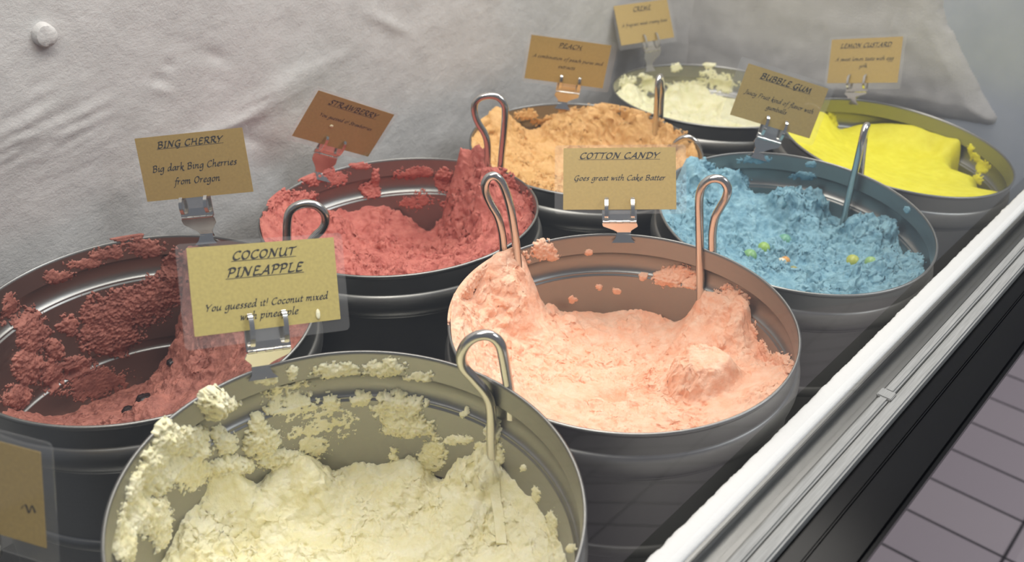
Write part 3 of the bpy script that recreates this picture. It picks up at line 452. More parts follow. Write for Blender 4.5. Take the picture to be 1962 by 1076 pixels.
# ------------------------------------------------------------------ setting
# frosted back wall, frosted end wall, one continuous frosty look
WY = 0.318
def frost_wall():
    xs = np.linspace(-0.75, 0.86, 640); zs = np.linspace(-0.27, 0.62, 350)
    X, Z = np.meshgrid(xs, zs); P = np.stack([X.ravel(), 0 * X.ravel(), Z.ravel()], 1)
    h = 0.004 * smooth_noise(P, 3, 5, 3) + 0.0007 * smooth_noise(P, 4, 45, 3) + 0.0004 * smooth_noise(P, 5, 190, 2)
    # drifting ridges at the lower left, running obliquely
    R = np.stack([P[:, 0] * 8 + P[:, 2] * 6, P[:, 0] * 0, P[:, 2] * 70 - P[:, 0] * 14], 1)
    k = np.exp(-(((P[:, 0] + .055) / .05) ** 2 + ((P[:, 2] - .085) / .028) ** 2))
    h += 0.0032 * k * smooth_noise(R, 9, 1.0, 3, ridged=True)
    k = np.exp(-(((P[:, 0] - .13) / .09) ** 2 + ((P[:, 2] - .055 - .25 * (P[:, 0] - .13)) / .012) ** 2))
    h += 0.003 * k * (0.6 + smooth_noise(R, 19, .8, 3, ridged=True))
    for (x, z, a, b, d) in ((.046, .102, .010, .004, -.0011), (.056, .112, .006, .0035, -.0011), (.044, .094, .011, .003, .0009), (.12, .03, .03, .006, -.0016),
                            (.30, .10, .03, .006, .002), (.42, .12, .04, .007, .002), (.10, .11, .014, .006, -.0018)):
        c, s = math.cos(-.5), math.sin(-.5); u = (P[:, 0] - x) * c + (P[:, 2] - z) * s; w = -(P[:, 0] - x) * s + (P[:, 2] - z) * c
        h += d * np.exp(-((u / a) ** 2 + (w / b) ** 2))
    # rounded inner corner towards the end wall
    y = WY - h
    cr = 0.05; t = np.clip((P[:, 0] - (.86 - cr)) / cr, 0, 1); y -= cr * (1 - np.sqrt(1 - np.minimum(t, .98) ** 2))
    V = np.stack([P[:, 0], y, P[:, 2]], 1); n, m = X.shape
    i = np.arange(n - 1)[:, None] * m + np.arange(m - 1)[None]; Q = np.stack([i, i + 1, i + m + 1, i + m], -1).reshape(-1, 4)
    return mesh_np('wall_back', V, Q, M_FROST)
struct(frost_wall())
b = MB(); b.box(-.75, .95, WY + .02, WY + .05, -.27, .62); struct(b.build('wall_back_panel', M_LINER))
b = MB(); b.box(.862, .90, -.24, WY + .03, -.27, .62); struct(b.build('wall_right', M_ENDW))

def reflection_crust():  # reflection in the front glass, built here as a solid crust
    """pale curved glass reflection shaped as a frost crust on the end panel"""
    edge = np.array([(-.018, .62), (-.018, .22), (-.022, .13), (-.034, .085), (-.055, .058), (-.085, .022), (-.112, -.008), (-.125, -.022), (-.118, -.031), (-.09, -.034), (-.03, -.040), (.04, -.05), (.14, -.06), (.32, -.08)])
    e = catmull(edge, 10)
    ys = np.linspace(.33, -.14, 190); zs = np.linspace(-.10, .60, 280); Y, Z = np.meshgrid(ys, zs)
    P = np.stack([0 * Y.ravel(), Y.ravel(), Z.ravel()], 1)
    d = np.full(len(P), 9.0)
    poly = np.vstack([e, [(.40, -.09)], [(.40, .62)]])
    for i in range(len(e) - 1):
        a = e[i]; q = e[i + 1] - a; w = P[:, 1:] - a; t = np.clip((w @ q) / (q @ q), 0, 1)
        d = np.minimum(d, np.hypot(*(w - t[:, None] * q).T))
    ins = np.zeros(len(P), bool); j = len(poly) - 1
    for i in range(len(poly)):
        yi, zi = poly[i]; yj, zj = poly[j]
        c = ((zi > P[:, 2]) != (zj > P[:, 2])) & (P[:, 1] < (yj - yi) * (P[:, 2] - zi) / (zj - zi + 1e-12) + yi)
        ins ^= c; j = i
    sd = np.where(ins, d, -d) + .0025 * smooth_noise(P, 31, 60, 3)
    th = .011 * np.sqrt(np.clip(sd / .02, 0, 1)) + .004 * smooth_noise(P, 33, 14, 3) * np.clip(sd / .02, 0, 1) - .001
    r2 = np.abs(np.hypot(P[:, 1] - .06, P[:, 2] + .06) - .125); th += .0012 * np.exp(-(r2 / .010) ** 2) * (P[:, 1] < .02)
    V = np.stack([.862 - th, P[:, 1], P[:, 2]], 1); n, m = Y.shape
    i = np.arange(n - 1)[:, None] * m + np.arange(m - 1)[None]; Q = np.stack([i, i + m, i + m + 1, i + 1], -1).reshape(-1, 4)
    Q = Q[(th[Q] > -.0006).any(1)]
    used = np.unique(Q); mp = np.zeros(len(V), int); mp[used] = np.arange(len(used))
    return mesh_np('reflection_crust', V[used], mp[Q], M_FROST)
tag(reflection_crust(), 'pale curved glass reflection modelled as a frost crust on the right end panel behind the lemon tub', 'frost')

# frosted plug on the back wall
b = MB(); px, pz = -.0415, .1565
V = []; F = []
prof = [(0, .0042), (.0050, .0041), (.0074, .0034), (.0086, .0014), (.0090, -.004)]
P3 = []
for k in range(40):
    t = 2 * math.pi * k / 40
    for r, h in prof[1:]: P3.append((px + r * math.cos(t), WY - h - .003, pz + r * math.sin(t)))
P3 = np.array(P3); P3 += .0009 * np.stack([smooth_noise(P3, 40 + i, 160, 3) for i in range(3)], 1)
nn = len(prof) - 1
F = [(k * nn + j, k * nn + j + 1, ((k + 1) % 40) * nn + j + 1, ((k + 1) % 40) * nn + j) for k in range(40) for j in range(nn - 1)]
b.add(list(P3) + [(px, WY - .0072, pz)], F + [(k * nn, ((k + 1) % 40) * nn, 40 * nn) for k in range(40)])
tag(b.build('wall_plug', M_FROST, None, True), 'round frosted plug on the white back wall at upper left', 'plug')

# case bottom and front
b = MB(); b.box(-.75, .87, -.222, .33, -.285, -.268); struct(b.build('floor', M_LINER))
def ledge():
    xs = np.linspace(-.75, .862, 900); rows = [(-.2195, -.262), (-.2195, -.012), (-.2195, -.003), (-.2205, -.0004), (-.2225, .0006), (-.228, .0009), (-.2335, .0006), (-.2348, -.001), (-.2348, -.012)]
    R = np.array(rows); X = np.repeat(xs, len(R)); YZ = np.tile(R, (len(xs), 1)); P = np.stack([X, YZ[:, 0], YZ[:, 1]], 1)
    k = np.tile(np.array([0, .4, 1, 1, .8, .5, .2, 0, 0]), len(xs))
    P[:, 1] += k * (.0011 * smooth_noise(P, 51, 130, 3) + .0006 * smooth_noise(P, 52, 500, 2)); P[:, 2] += k * .0006 * smooth_noise(P, 53, 220, 3)
    m = len(R); i = np.arange(len(xs) - 1)[:, None] * m + np.arange(m - 1)[None]; Q = np.stack([i, i + 1, i + m + 1, i + m], -1).reshape(-1, 4)
    return P, Q
case = empty('display_case', loc=(0, -.24, -.25))
tag(case, 'freezer display case front with frosted ledge, steel glass track and black bumper', 'display case')
def under(o, par):
    o.parent = par; o.matrix_parent_inverse = Matrix.Translation(par.location).inverted(); return o
P, Q = ledge()
sel = P[Q][:, :, 2].max(1) > -.014
q1 = Q[sel]; q0 = Q[~sel]
o = mesh_np('frosted_ledge', P, q1, M_LEDGE); under(o, case); o['label'] = 'white frosted inner ledge'
o = mesh_np('inner_liner', P, q0, M_LINER); under(o, case)
b = MB()
b.box(-.75, .862, -.2505, -.2348, -.013, -.009)
b.box(-.75, .862, -.2375, -.2349, -.012, -.0006, .0005)
b.box(-.75, .862, -.2515, -.2492, -.012, -.0006, .0005)
under(b.build('glass_track', M_RAIL), case)
b = MB(); b.box(.205, .862, -.2583, -.2517, -.012, .0012, .0012); under(b.build('track_slat', M_SLAT), case)
b = MB(); b.box(-.75, .1985, -.2583, -.2517, -.012, .0002, .0012); under(b.build('track_slat', M_SLAT), case)
b = MB(); b.box(-.75, .862, -.2678, -.2592, -.012, .0002, .0014); under(b.build('outer_slat', M_SLAT), case)
b = MB(); b.box(.1965, .2065, -.2600, -.2500, -.0105, .0008, .0006); under(b.build('track_joint', M_SLAT), case)
b = MB(); b.box(-.75, .862, -.3045, -.2684, -.014, -.0035, .003); b.box(-.75, .862, -.281, -.2786, -.02, -.0012, .001)
under(b.build('black_bumper', M_BLACK, None, True), case)
M_FRONT, _nt, _bs = new_mat('front_panel'); _bs.inputs['Metallic'].default_value = 1; _bs.inputs['Base Color'].default_value = (.60, .57, .57, 1); _bs.inputs['Roughness'].default_value = .035
b = MB(); b.box(-.75, .9, -.300, -.285, -.845, -.0142); b.box(-.75, .9, -.301, -.285, -.85, -.843)
for x0 in (.9,): b.box(x0, 2.2, -.300, -.285, -.85, -.0142)
under(b.build('front_panel', M_FRONT), case)
# leaning front glass standing in the track
TL = math.radians(16)
def pane(name, x0, x1, y0, h):
    b = MB(); M = Matrix.Translation((0, y0, -.0085)) @ Matrix.Rotation(-TL, 4, 'X'); b.box(x0, x1, -.0022, .0022, 0, h, .0004, M); return b.build(name, M_GLASS)
tag(pane('glass_pane', -.74, .858, -.2435, .60), 'large clear leaning front glass pane standing in the steel track', 'glass')

# room floor outside: quarry tiles with dark joints
M_TILE, _nt, _bs = new_mat('quarry_tile')
_tc = node(_nt, 'ShaderNodeTexCoord'); _mp = node(_nt, 'ShaderNodeMapping'); _mp.inputs['Rotation'].default_value = (0, 0, math.pi / 2)
_mp.inputs['Location'].default_value = (-.017, 0.0, 0)
_br = node(_nt, 'ShaderNodeTexBrick'); _br.offset = .0; _br.inputs['Scale'].default_value = 1.0
_br.inputs['Brick Width'].default_value = .30; _br.inputs['Row Height'].default_value = .115; _br.inputs['Mortar Size'].default_value = .0032; _br.inputs['Mortar Smooth'].default_value = .2
_br.inputs['Color1'].default_value = lin(196, 182, 184); _br.inputs['Color2'].default_value = lin(188, 174, 178); _br.inputs['Mortar'].default_value = lin(50, 46, 50)
_nt.links.new(_tc.outputs['Object'], _mp.inputs[0]); _nt.links.new(_mp.outputs[0], _br.inputs['Vector']); _nt.links.new(_br.outputs['Color'], _bs.inputs['Base Color']); _bs.inputs['Roughness'].default_value = .45
b = MB(); b.box(-1.5, 3.0, -3.0, -.285, -.87, -.85); o = struct(b.build('floor_tiles', M_TILE))

# ------------------------------------------------------------------ tubs
R = 0.12
def tub_mesh():
    out = [(R - .0004, 0.0), (R + .0007, -.0006), (R + .0007, -.0022), (R, -.0030), (R, -.0040), (R, -.0155), (R, -.0170)]
    for t in np.linspace(0, math.pi, 11): out.append((R + .0036 * math.sin(t) ** 1.3, -.0175 - .0092 * (1 - math.cos(t))))
    out += [(R, -.0364), (R, -.0374), (R - .0011, -.0378), (R - .0012, -.0392), (R - .0012, -.0935), (R - .0012, -.0950)]
    for t in np.linspace(0, math.pi, 9): out.append((R - .0012 + .0022 * math.sin(t), -.096 - .005 * (1 - math.cos(t))))
    out += [(R - .0012, -.107), (R - .0012, -.1085), (R - .0016, -.2345), (R - .0016, -.236), (R - .005, -.240), (0.0005, -.240)]
    w = .0011; inn = [(R - w, -.0002)] + [(r - w, z) for r, z in out[3:-3]] + [(R - .005, -.238), (0.0005, -.238)]
    prof = list(out) [::-1] + inn
    prof = np.array(prof); n = 160; m = len(prof)
    t = 2 * np.pi * np.arange(n) / n
    V = np.stack([np.outer(np.cos(t), prof[:, 0]), np.outer(np.sin(t), prof[:, 0]), np.tile(prof[:, 1], (n, 1))], -1).reshape(-1, 3)
    i = (np.arange(n)[:, None] * m + np.arange(m - 1)[None]); j = ((np.arange(n)[:, None] + 1) % n) * m + np.arange(m - 1)[None]
    return V, np.stack([i, j, j + 1, i + 1], -1).reshape(-1, 4)
TUBS = dict(DATA['tubs']); TUBS['left'] = dict(c=[-.361, -.055, -.0116], F=[[1, 0, 0], [0, 1, 0], [0, 0, 1]])
TLAB = {
 'coconut': 'nearest steel tub, holding pale cream ice cream, coconut pineapple sign on its rim',
 'cotton': 'steel tub holding peachy pink ice cream, cotton candy sign on its rim',
 'strawberry': 'steel tub of rosy red ice cream against the back wall, strawberry sign',
 'bing': 'steel tub of dull dark red ice cream at far left, bing cherry sign',
 'bubble': 'steel tub holding blue ice cream beside the front glass, bubble gum sign',
 'peach': 'steel tub holding orange ice cream against the back wall, peach sign',
 'creme': 'farthest steel tub by the back wall, with whitish ice cream under smeared sides',
 'lemon': 'steel tub holding bright yellow ice cream in the far right corner',
 'left': 'steel tub beyond the lower left corner carrying the blurred blank sign'}
TV, TQ = tub_mesh(); proto = None; TM = {}
for k, d in TUBS.items():
    M4 = mat4(d['F'], d['c']); TM[k] = M4
    if proto is None:
        o = mesh_np('steel_tub', TV, TQ, M_TUB); proto = o
    else: o = proto.copy(); COL.objects.link(o)
    o.matrix_world = M4; tag(o, TLAB[k], 'tub', 'steel ice cream tubs')

# ------------------------------------------------------------------ ice creams
MI = {
 'coconut': cream_mat('coconut_cream', lin(244, 236, 190), lin(253, 247, 216)),
 'cotton': cream_mat('cotton_cream', lin(250, 190, 156), lin(254, 212, 184)),
 'strawberry': cream_mat('strawberry_cream', lin(182, 100, 90), lin(206, 126, 112)),
 'bing': cream_mat('cherry_cream', lin(146, 92, 81), lin(180, 118, 103)),
 'bubble': cream_mat('bubblegum_cream', lin(116, 160, 178), lin(150, 190, 202)),
 'peach': cream_mat('peach_cream', lin(206, 160, 98), lin(228, 184, 126)),
 'creme': cream_mat('pale_cream', lin(232, 228, 184), lin(244, 240, 208)),
 'lemon': cream_mat('lemon_cream', lin(222, 212, 36), lin(232, 224, 60), .2),
 'left': cream_mat('vanilla_cream', lin(232, 222, 180), lin(240, 232, 200))}
ROUGH = dict(coconut=(.0055, .0048, .0016, 1.4), cotton=(.0045, .0034, .0013, 1.1), strawberry=(.0065, .0062, .0017, 1.5), bing=(.0055, .0040, .0014, 1.3), bubble=(.0070, .0070, .0020, 1.7),
             peach=(.0070, .0068, .0017, 1.6), creme=(.0045, .0040, .0012, 1.1), lemon=(.0015, .0002, .0002, .3), left=(.004, .002, .0006, 1.0))
RES = dict(coconut=(760, 230), cotton=(700, 210), strawberry=(560, 170), bing=(600, 180), bubble=(520, 160), peach=(400, 120), creme=(280, 90), lemon=(260, 90), left=(90, 30))
ILAB = {
 'coconut': 'pale cream ice cream, scooped hollow, in the nearest tub',
 'cotton': 'peachy pink ice cream piled up at left, beneath the cotton candy sign',
 'strawberry': 'rosy red ice cream in the tub below the strawberry sign',
 'bing': 'dull dark red ice cream with black cherry bits at far left',
 'bubble': 'light blue ice cream with small coloured gumballs in it',
 'peach': 'crumbly orange ice cream in the tub below the peach sign',
 'creme': 'whitish ice cream smeared in the farthest tub by the back wall',
 'lemon': 'smooth bright yellow ice cream in the far right tub',
 'left': 'cream coloured ice cream in the tub beyond the lower left corner'}
def ice(k):
    C = np.array(DATA['ice'][k]); seed = sum(map(ord, k)) % 97
    # multiquadric surface through the control points
    eps = .006; D = np.sqrt(((C[:, None, :2] - C[None, :, :2]) ** 2).sum(-1) + eps ** 2)
    z0 = C[:, 2].mean(); nC = len(C); K = np.zeros((nC + 1, nC + 1)); K[:nC, :nC] = D - 7e-4 * np.eye(nC); K[nC, :nC] = K[:nC, nC] = 1
    w = np.linalg.solve(K, np.append(C[:, 2] - z0, 0))
    na, nr = RES[k]; rr = (1 - (1 - np.linspace(0, 1, nr)) ** 1.15) * .1184; rr[0] = 0
    a = 2 * np.pi * np.arange(na) / na
    X = np.outer(np.cos(a), rr).ravel(); Y = np.outer(np.sin(a), rr).ravel(); r = np.hypot(X, Y)
    h = np.full(len(X), z0 + w[-1])
    for i in range(len(C)): h += w[i] * np.sqrt((X - C[i, 0]) ** 2 + (Y - C[i, 1]) ** 2 + eps ** 2)
    P = np.stack([X, Y, h], 1)
    warp = .004 * np.stack([smooth_noise(P, seed + 60 + i, 70, 3) for i in range(2)], 1)
    for (lx, ly, rad, hg, sh) in DATA['lumps'][k]:
        q = np.hypot(X + warp[:, 0] - lx, Y + warp[:, 1] - ly) / rad
        h = h + hg * (1 / (1 + np.exp(np.clip(sh * 2.2 * (q - .85), -30, 30))))
    P = np.stack([X, Y, h], 1)
    A, B, Cc, L = ROUGH[k]
    wp = np.stack([smooth_noise(P, seed + 20 + i, 55, 3) for i in range(3)], 1) * .006 * L
    mask = sstep(-.30, .22, smooth_noise(P + wp, seed + 1, 26, 3)) * .75 + .25
    big = smooth_noise(P, seed + 2, 40, 3, .5)
    cr = smooth_noise(P + wp, seed + 3, 105, 4, .62, ridged=True)
    bl = np.abs(smooth_noise(P + wp, seed + 6, 60, 3, .55)) * 2 - .5
    fine = smooth_noise(P, seed + 4, 420, 3, .65)
    h2 = h + A * big + mask * (B * cr + B * 1.1 * bl) + (.3 + .7 * mask) * Cc * fine
    edge = np.clip((.1184 - r) / .006, 0, 1)
    dx = [L * (.0042 * smooth_noise(P, seed + 10 + i, 95, 3, .6) + .0012 * smooth_noise(P, seed + 14 + i, 330, 2)) * edge * mask for i in range(2)]
    X2 = X + dx[0]; Y2 = Y + dx[1]; q = np.hypot(X2, Y2); s = np.where(q > .1184, .1184 / np.maximum(q, 1e-6), 1)
    V = np.stack([X2 * s, Y2 * s, np.maximum(h2, -.2)], 1)
    i = np.arange(na)[:, None] * nr + np.arange(nr - 1)[None]; j = ((np.arange(na)[:, None] + 1) % na) * nr + np.arange(nr - 1)[None]
    Q = np.stack([i, i + 1, j + 1, j], -1).reshape(-1, 4)
    # sides and bottom down the tub wall, so that it is a body
    ring = np.arange(na) * nr + nr - 1; b0 = len(V)
    low = np.stack([.1170 * np.cos(a), .1170 * np.sin(a), np.full(na, -.232)], 1)
    V = np.vstack([V, low]); q2 = np.stack([ring, b0 + np.arange(na), b0 + (np.arange(na) + 1) % na, np.roll(ring, -1)], 1)[:, ::-1]
    o = mesh_np('ice_cream', V, np.vstack([Q, q2[:, ::-1]]), MI[k]); o.matrix_world = TM[k]
    tag(o, ILAB[k], 'ice cream', 'ice creams in the tubs')
    return o
def tub_r(z):
    r = np.full_like(z, R - .0011)
    t = (z + .0175) / -.0184; r += np.where((t > 0) & (t < 1), .0030 * np.sin(np.pi * np.clip(t, 0, 1)) ** 1.3, 0)
    t = (z + .096) / -.010; r += np.where((t > 0) & (t < 1), .0022 * np.sin(np.pi * np.clip(t, 0, 1)), 0)
    return r - np.where(z < -.036, .0012, 0)
def smears(k, par, step=.0006):
    L = DATA['smear'][k]
    if not L: return
    seed = sum(map(ord, k)) % 89 + 5
    if k in ('peach', 'creme', 'lemon'): step = .0012
    na = int(2 * math.pi * R / step); nz = int(.153 / step)
    th = 2 * np.pi * np.arange(na) / na; zz = np.linspace(.003, -.15, nz)
    T, Z = np.meshgrid(th, zz); T = T.ravel(); Z = Z.ravel()
    P = np.stack([R * np.cos(T), R * np.sin(T), Z], 1)
    n1 = smooth_noise(P, seed, 90, 5, .66); n2 = smooth_noise(P, seed + 1, 330, 3, .65)
    F = np.full(len(T), -9.0); TH = np.zeros(len(T)); WS = np.full(len(T), 1e-9)
    for (az, z, xa, xb, ya, yb, t, dens) in L:
        A = np.array([[xa, ya], [xb, yb]])
        for c in (0, 1):                         # keep the patch from stretching round the wall
            ln = np.hypot(*A[:, c])
            if ln > .05: A[:, c] *= .05 / ln
        Ai = np.linalg.inv(A)
        dt = (np.mod(T - math.radians(az) + np.pi, 2 * np.pi) - np.pi) * .1188; dz = Z - z
        u = Ai[0, 0] * dt + Ai[0, 1] * dz; v = Ai[1, 0] * dt + Ai[1, 1] * dz
        q = np.sqrt(u * u + v * v); f = dens * (1 - q ** 1.6) * .62 - .22
        F = np.maximum(F, np.where(q < 1.7, f, -9)); wgt = np.exp(-q * q * 2) * np.maximum(f + .3, 0); TH += wgt * t; WS += wgt
    TH = TH / WS * (.8 if k == 'coconut' else .6)
    G = F + .66 * n1 + .55 * n2
    G = np.where(Z > .0015, np.minimum(G, .25 - (Z - .0015) * 200), G)
    st = smooth_noise(P * np.array([1, 1, .45]), seed + 2, 120, 4, .65)
    t = TH * np.clip(G, 0, 1.2) ** .6 * (.8 + .55 * st + .25 * smooth_noise(P, seed + 7, 420, 2)) + np.where(G > 0, .0003, -.0008)
    rad = np.where(Z < 0, tub_r(Z), R - .0003) - t
    V = np.stack([rad * np.cos(T), rad * np.sin(T), Z + .25 * np.clip(t, 0, 1) * smooth_noise(P, seed + 3, 120, 2)], 1)
    i = np.arange(nz - 1)[:, None] * na + np.arange(na)[None]; j = np.arange(nz - 1)[:, None] * na + (np.arange(na)[None] + 1) % na
    Q = np.stack([i, i + na, j + na, j], -1).reshape(-1, 4); Q = Q[(G[Q] > 0).any(1)]
    if not len(Q): return
    used = np.unique(Q); mp = np.zeros(len(V), int); mp[used] = np.arange(len(used))
    o = mesh_np('wall_smear', V[used], mp[Q], MI[k], par); o['kind'] = 'stuff'
ICE = {}
for k in TUBS:
    ICE[k] = ice(k); smears(k, ICE[k])
bpy.context.view_layer.update()

def drop(k, x, y, z0=.1):
    """height of the ice cream surface under a point of the tub"""
    me = ICE[k].data
    co = np.empty(len(me.vertices) * 3, dtype=np.float32); me.vertices.foreach_get('co', co); co = co.reshape(-1, 3)
    d = np.hypot(co[:, 0] - x, co[:, 1] - y); i = np.argsort(d)[:12]; return float(co[i, 2].mean())
# black cherries
M_CHERRY = plain('black_cherry', (.014, .006, .006, 1), .35)
def blob(name, mat, par, c, r, seed, sq=(1, 1, 1), amp=.25):
    n, m = 24, 14; V = []
    for i in range(m + 1):
        p = math.pi * i / m
        for j in range(n):
            t = 2 * math.pi * j / n; V.append((math.sin(p) * math.cos(t), math.sin(p) * math.sin(t), math.cos(p)))
    V = np.array(V); V = V * (1 + amp * smooth_noise(V, seed, 1.6, 3)[:, None]) * np.array(sq) * r + np.array(c)
    i = np.arange(m)[:, None] * n + np.arange(n)[None]; j = np.arange(m)[:, None] * n + (np.arange(n)[None] + 1) % n
    return mesh_np(name, V, np.stack([i, i + n, j + n, j], -1).reshape(-1, 4), mat, par)
for i, (x, y, z, r) in enumerate(DATA['cherries']): blob('cherry', M_CHERRY, ICE['bing'], (x, y, drop('bing', x, y) + .0005), r, 70 + i, (1, 1, .6), amp=.4)['label'] = 'black cherry piece'
GC = [lin(150, 185, 100), lin(110, 165, 140), lin(130, 175, 120), lin(226, 216, 190), lin(206, 150, 80), lin(180, 185, 90), lin(150, 150, 100), lin(150, 185, 120)]
for i, (x, y, z, r) in enumerate(DATA['gumballs']):
    m = plain('gumball_%s' % 'abcdefgh'[i], GC[i], .35)
    blob('gumball', m, ICE['bubble'], (x, y, drop('bubble', x, y) - r * .2), r * 1.1, 90 + i, amp=.06)['label'] = 'small coloured gumball'

# ------------------------------------------------------------------ wire hooks over the rims
HLAB = ['steel wire hook with a loop, on the rim of the nearest tub',
        'tall steel wire hook at the right of the cotton candy sign',
        'steel wire hook at the left rim of the peachy pink tub',
        'tall dark steel wire hook on the right rim of the strawberry tub',
        'round steel wire loop showing just above the coconut pineapple sign',
        'steel wire hook seen edge on, rising before the farthest tub',
        'small steel wire loop lying behind the right edge of the cotton candy sign',
        'slanting steel wire handle seen edge on, standing in the blue ice cream']
for (k, pts), lab in zip(DATA['hooks'], HLAB):
    b = MB(); b.tube(catmull(pts, 7), .00325 if k != 'peach' else .0031, 14)
    o = b.build('wire_hook', M_WIRE, None, True); tag(o, lab, 'hook', 'wire hooks over the rims')
    if lab.startswith('steel wire hook with a loop'):
        c4 = TM['coconut']; pp = []
        for (x, y) in DATA['blade']: pp.append(c4 @ Vector((x, y, drop('coconut', x, y) + .0008)))
        b = MB(); b.strip(catmull(np.array(pp), 6), (.63, -.77, 0), .0062, .0024)
        q = b.build('blade', MI['coconut'], o); q['label'] = 'cream coated flat blade'

# ------------------------------------------------------------------ lettering with a broad nib
def letters(text, upper):
    x = 0.0; strokes = []; kx = 1.5 if upper else 1.28
    for ch in text:
        adv, st = (CAP.get(ch) or LOW[ch])
        if ch == ' ': adv = .55
        for s in st:
            p = catmull(s, 6) if len(s) > 2 else np.array(s, float)
            if len(s) == 2: p = np.array([s[0] + (np.array(s[1]) - s[0]) * t for t in (0, .5, 1)])
            p = p.copy(); p[:, 0] = (p[:, 0] + x) * kx + p[:, 1] * .2; strokes.append(p)
        x += adv + .06
    return strokes, x * kx
def write(lines, w, h):
    """lines: (text, width fraction, baseline fraction from the top, underline) -> verts, quads in card plane"""
    V = []; Q = []
    for text, wf, base, ul in lines:
        st, tot = letters(text, text.isupper()); s = wf * w / tot; y0 = h / 2 - base * h; x0 = -wf * w / 2
        nib = np.array([math.cos(math.radians(38)), math.sin(math.radians(38))]) * (.24 if ul else .19)
        for p in st:
            q = p * s; q[:, 0] += x0; q[:, 1] += y0
            for n2 in (nib * s, np.array([-nib[1], nib[0]]) * .42 * s):
                b0 = len(V)
                for a in q: V.append((a[0] - n2[0], a[1] - n2[1], 0)); V.append((a[0] + n2[0], a[1] + n2[1], 0))
                for i in range(len(q) - 1): Q.append((b0 + 2 * i, b0 + 2 * i + 1, b0 + 2 * i + 3, b0 + 2 * i + 2))
        if ul:
            b0 = len(V); yy = y0 - .28 * s; t = .05 * s
            V += [(x0 - .0008, yy - t, 0), (x0 + wf * w + .0004, yy - t, 0), (x0 + wf * w + .0004, yy + t, 0), (x0 - .0008, yy + t, 0)]; Q.append((b0, b0 + 1, b0 + 2, b0 + 3))
    return np.array(V), np.array(Q)

# ------------------------------------------------------------------ signs and their clips
CW, CH = .089, .0505
TXT = {
 'coconut': [('COCONUT', .43, .175, 1), ('PINEAPPLE', .52, .37, 1), ('You guessed it! Coconut mixed', .84, .735, 0), ('with pineapple', .40, .875, 0)],
 'bing': [('BING CHERRY', .61, .185, 1), ('Big dark Bing Cherries', .79, .55, 0), ('from Oregon', .435, .775, 0)],
 'strawberry': [('STRAWBERRY', .63, .19, 1), ('You guessed it! Strawberries', .68, .46, 0)],
 'peach': [('PEACH', .29, .19, 1), ('A combination of peach puree and', .88, .48, 0), ('extracts', .21, .66, 0)],
 'cotton': [('COTTON CANDY', .71, .175, 1), ('Goes great with Cake Batter', .81, .53, 0)],
 'bubble': [('BUBBLE GUM', .63, .19, 1), ('Juicy Fruit kind of flavor with', .86, .54, 0), ('gumballs', .25, .70, 0)],
 'lemon': [('LEMON CUSTARD', .72, .20, 1), ('A sweet lemon taste with egg', .82, .50, 0), ('yolk', .11, .65, 0)],
 'creme': [('CREME', .33, .20, 1), ('A fragrant sweet creamy base', .85, .56, 0)],
 'left': []}
SLEEVE = {'coconut': (.006, .0055, .0025, .0072), 'cotton': (.0068, .0080, .0024, .0034), 'bing': (.004, .004, .003, .0085), 'strawberry': (.004, .004, .003, .005),
          'peach': (.003, .007, .003, .004), 'creme': (.004, .004, .003, .006), 'bubble': (.009, .006, .004, .006), 'lemon': (.003, .004, .003, .007), 'left': (.006, .0075, .006, .0085)}
CLAB = {
 'coconut': 'yellow sign in a clear sleeve reading coconut pineapple, nearest the camera',
 'bing': 'gold sign reading bing cherry against the frosted wall',
 'strawberry': 'tilted gold sign reading strawberry above the red tub',
 'peach': 'gold sign reading peach above the orange ice cream',
 'cotton': 'gold sign in a clear sleeve reading cotton candy in the middle',
 'bubble': 'tilted gold sign in a clear sleeve reading bubble gum',
 'lemon': 'gold sign reading lemon custard above the yellow ice cream',
 'creme': 'small blurred gold sign at the top above the farthest tub',
 'left': 'blurred gold sign without words at the lower left corner'}
KLAB = {
 'coconut': 'hinged steel clip holding the coconut pineapple sign on the nearest rim',
 'bing': 'hinged steel clip holding the bing cherry sign on its rim',
 'strawberry': 'red smeared hinged steel clip holding the strawberry sign',
 'peach': 'hinged steel clip holding the peach sign on the orange tub',
 'cotton': 'hinged steel clip holding the cotton candy sign on its rim',
 'bubble': 'bluish hinged steel clip holding the bubble gum sign',
 'lemon': 'blurred hinged steel clip holding the lemon custard sign',
 'creme': 'blurred hinged steel clip under the sign of the farthest tub',
 'left': 'hinged steel clip beneath the blank sign at lower left corner'}
def rounded(x0, x1, y0, y1, r, n=5):
    out = []
    for cx, cy, a0 in ((x1 - r, y1 - r, 0), (x0 + r, y1 - r, 90), (x0 + r, y0 + r, 180), (x1 - r, y0 + r, 270)):
        for k in range(n + 1):
            t = math.radians(a0 + 90 * k / n); out.append((cx + r * math.cos(t), cy + r * math.sin(t)))
    return out
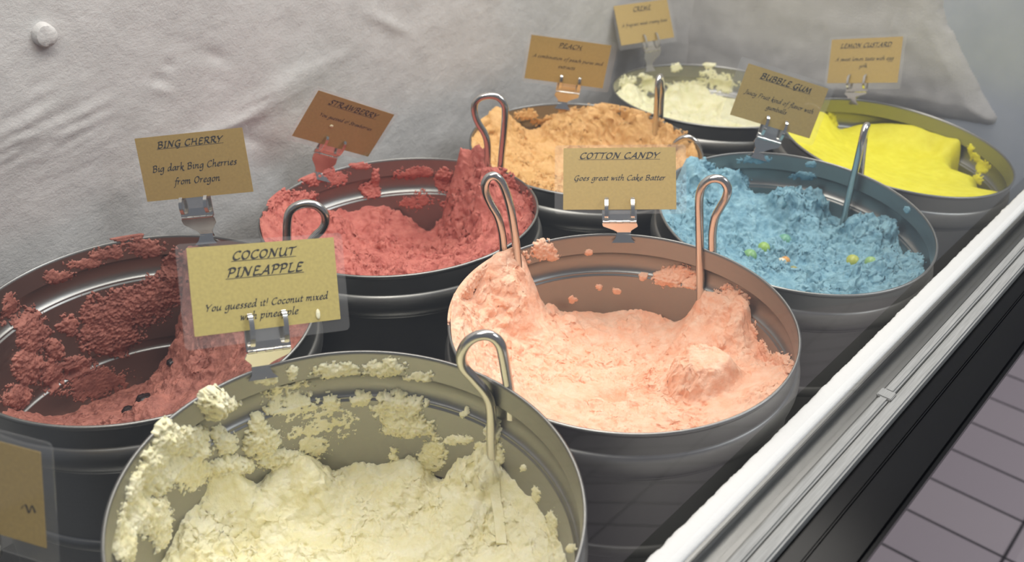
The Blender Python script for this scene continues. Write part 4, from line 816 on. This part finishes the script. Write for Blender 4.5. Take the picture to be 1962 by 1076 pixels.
for k, d in DATA['cards'].items():
    M4 = mat4(d['R'], d['t']); Mi = M4.inverted()
    card = empty('flavor_sign', M4); tag(card, CLAB[k], 'sign', 'flavour signs')
    sl, sr, st, sb = SLEEVE[k]
    b = MB(); b.prism(rounded(-CW / 2, CW / 2, -CH / 2, CH / 2, .0004, 2), -.00012, .00012)
    paper = b.build('paper', M_PAPER_Y if k == 'coconut' else M_PAPER_C if k == 'cotton' else M_PAPER_W if k in ('lemon', 'bubble', 'peach', 'creme', 'left') else M_PAPER, card)
    V, Q = write(TXT[k], CW, CH) if TXT[k] else (None, None)
    if k == 'left':   # only a small dark scribble shows
        sc = catmull([(.030, .004, 0), (.033, .007, 0), (.035, .003, 0), (.037, .0075, 0), (.039, .004, 0)], 6)
        V = []; Q = []
        for a in sc: V += [(a[0] - .0005, a[1] - .012, 0), (a[0] + .0005, a[1] - .0113, 0)]
        Q = [(2 * i, 2 * i + 1, 2 * i + 3, 2 * i + 2) for i in range(len(sc) - 1)]; V = np.array(V); Q = np.array(Q)
    V[:, 2] = .00022; mesh_np('lettering', V, Q, M_INK, paper, False)
    b = MB(); b.prism(rounded(-CW / 2 - sl, CW / 2 + sr, -CH / 2 - sb, CH / 2 + st, .003), -.00045, .00045)
    b.build('clear_sleeve', M_SLEEVE, card)
    if k == 'coconut':
        o = blob('drip', MI['coconut'], card, (.0300, -.0205, .0006), .0019, 5, (.7, 1.6, .25), .15); o['label'] = 'cream drip'
    if k == 'strawberry':
        o = blob('speck', MI['coconut'], card, (-.0125, -.0045, .0006), .0016, 6, (1.2, .9, .25), .3); o['label'] = 'pale speck'
    # ---- clip, built in the sign's own frame
    clip = empty('sign_clip', M4); tag(clip, KLAB[k], 'clip', 'sign clips on the rims')
    hb = -CH / 2; pc = d['pc']; yh = hb - .0128 if k != 'cotton' else hb - .0100
    if k in ('bing',): yh = hb - .0160
    if k in ('lemon',): yh = hb - .0098
    if k in ('strawberry', 'peach'): yh = hb - .0105
    top = hb + (.0095 if k not in ('bing',) else .0008)
    for s in (-1, 1):
        b = MB(); u = pc + s * .0103; pts = [(u, yh + .0030, .0010), (u, yh + .0042, .0026), (u, (yh + top) / 2, .0042), (u, top - .003, .0032), (u, top, .0009)]
        b.strip(catmull(pts, 5), (1, 0, 0), .0029, .0006); b.build('prong', M_CLIP, clip, True)
    b = MB(); b.prism(rounded(pc - .0136, pc + .0136, yh + .0012, hb + .001, .0006), -.0016, -.0008); b.strip([(pc - .0136, yh + .0015, -.001), (pc, yh + .0015, -.001), (pc + .0136, yh + .0015, -.001)], (0, 1, 0), .003, .0012)
    b.build('back_plate', M_CLIP, clip)
    hinge = MB()
    for i in range(5):
        x0 = pc - .0132 + i * .00528; hinge.tube([(x0 + .0002, yh, 0), (x0 + .0026, yh, 0), (x0 + .0051, yh, 0)], .00125 if i % 2 else .00105, 12)
    hinge.build('hinge', M_CLIP, clip, True)
    # base plate from the hinge down to the rim point
    c4 = TM[k]; az = math.radians(d['az'] if k != 'left' else 38.8)
    rim = c4 @ Vector((R * math.cos(az), R * math.sin(az), 0)); ins = c4 @ Vector(((R - .0035) * math.cos(az), (R - .0035) * math.sin(az), -.0065)); outw = c4 @ Vector(((R + .004) * math.cos(az), (R + .004) * math.sin(az), -.012))
    rim = np.array(Mi @ (rim + Vector((0, 0, .0012)))); ins = np.array(Mi @ ins); outw = np.array(Mi @ outw)
    h0 = np.array([pc, yh - .001, 0]); h1 = h0 + (rim - h0) * np.array([.2, .30, .3]); h2 = h0 + (rim - h0) * .62; h3 = h0 + (rim - h0) * .97
    b = MB(); b.strip(catmull([h0, h1, h2, h3, rim], 4), (1, 0, 0), list(np.interp(np.linspace(0, 1, 17), [0, .28, .62, .7, 1], [.0272, .0272, .0128, .0108, .0108])), .0009)
    b.build('base_plate', M_CLIP, clip)
    b = MB(); b.strip(catmull([rim + (rim - h3) * -.3, rim, rim + (ins - rim) * .5, ins], 4), (1, 0, 0), list(np.interp(np.linspace(0, 1, 13), [0, .4, .75, 1], [.0105, .0105, .013, .0185])), .0009)
    b.build('foot', M_CLIP, clip)
    b = MB(); b.strip(catmull([h2 + np.array([0, 0, -.002]), h2 * .4 + outw * .6 + np.array([0, .0, -.004]), outw], 5), (1, 0, 0), .009, .0008); b.tube([(h2[0] - .006, h2[1], h2[2] - .0025), (h2[0], h2[1], h2[2] - .0025), (h2[0] + .006, h2[1], h2[2] - .0025)], .0018, 10)
    b.build('spring', M_CLIP, clip)
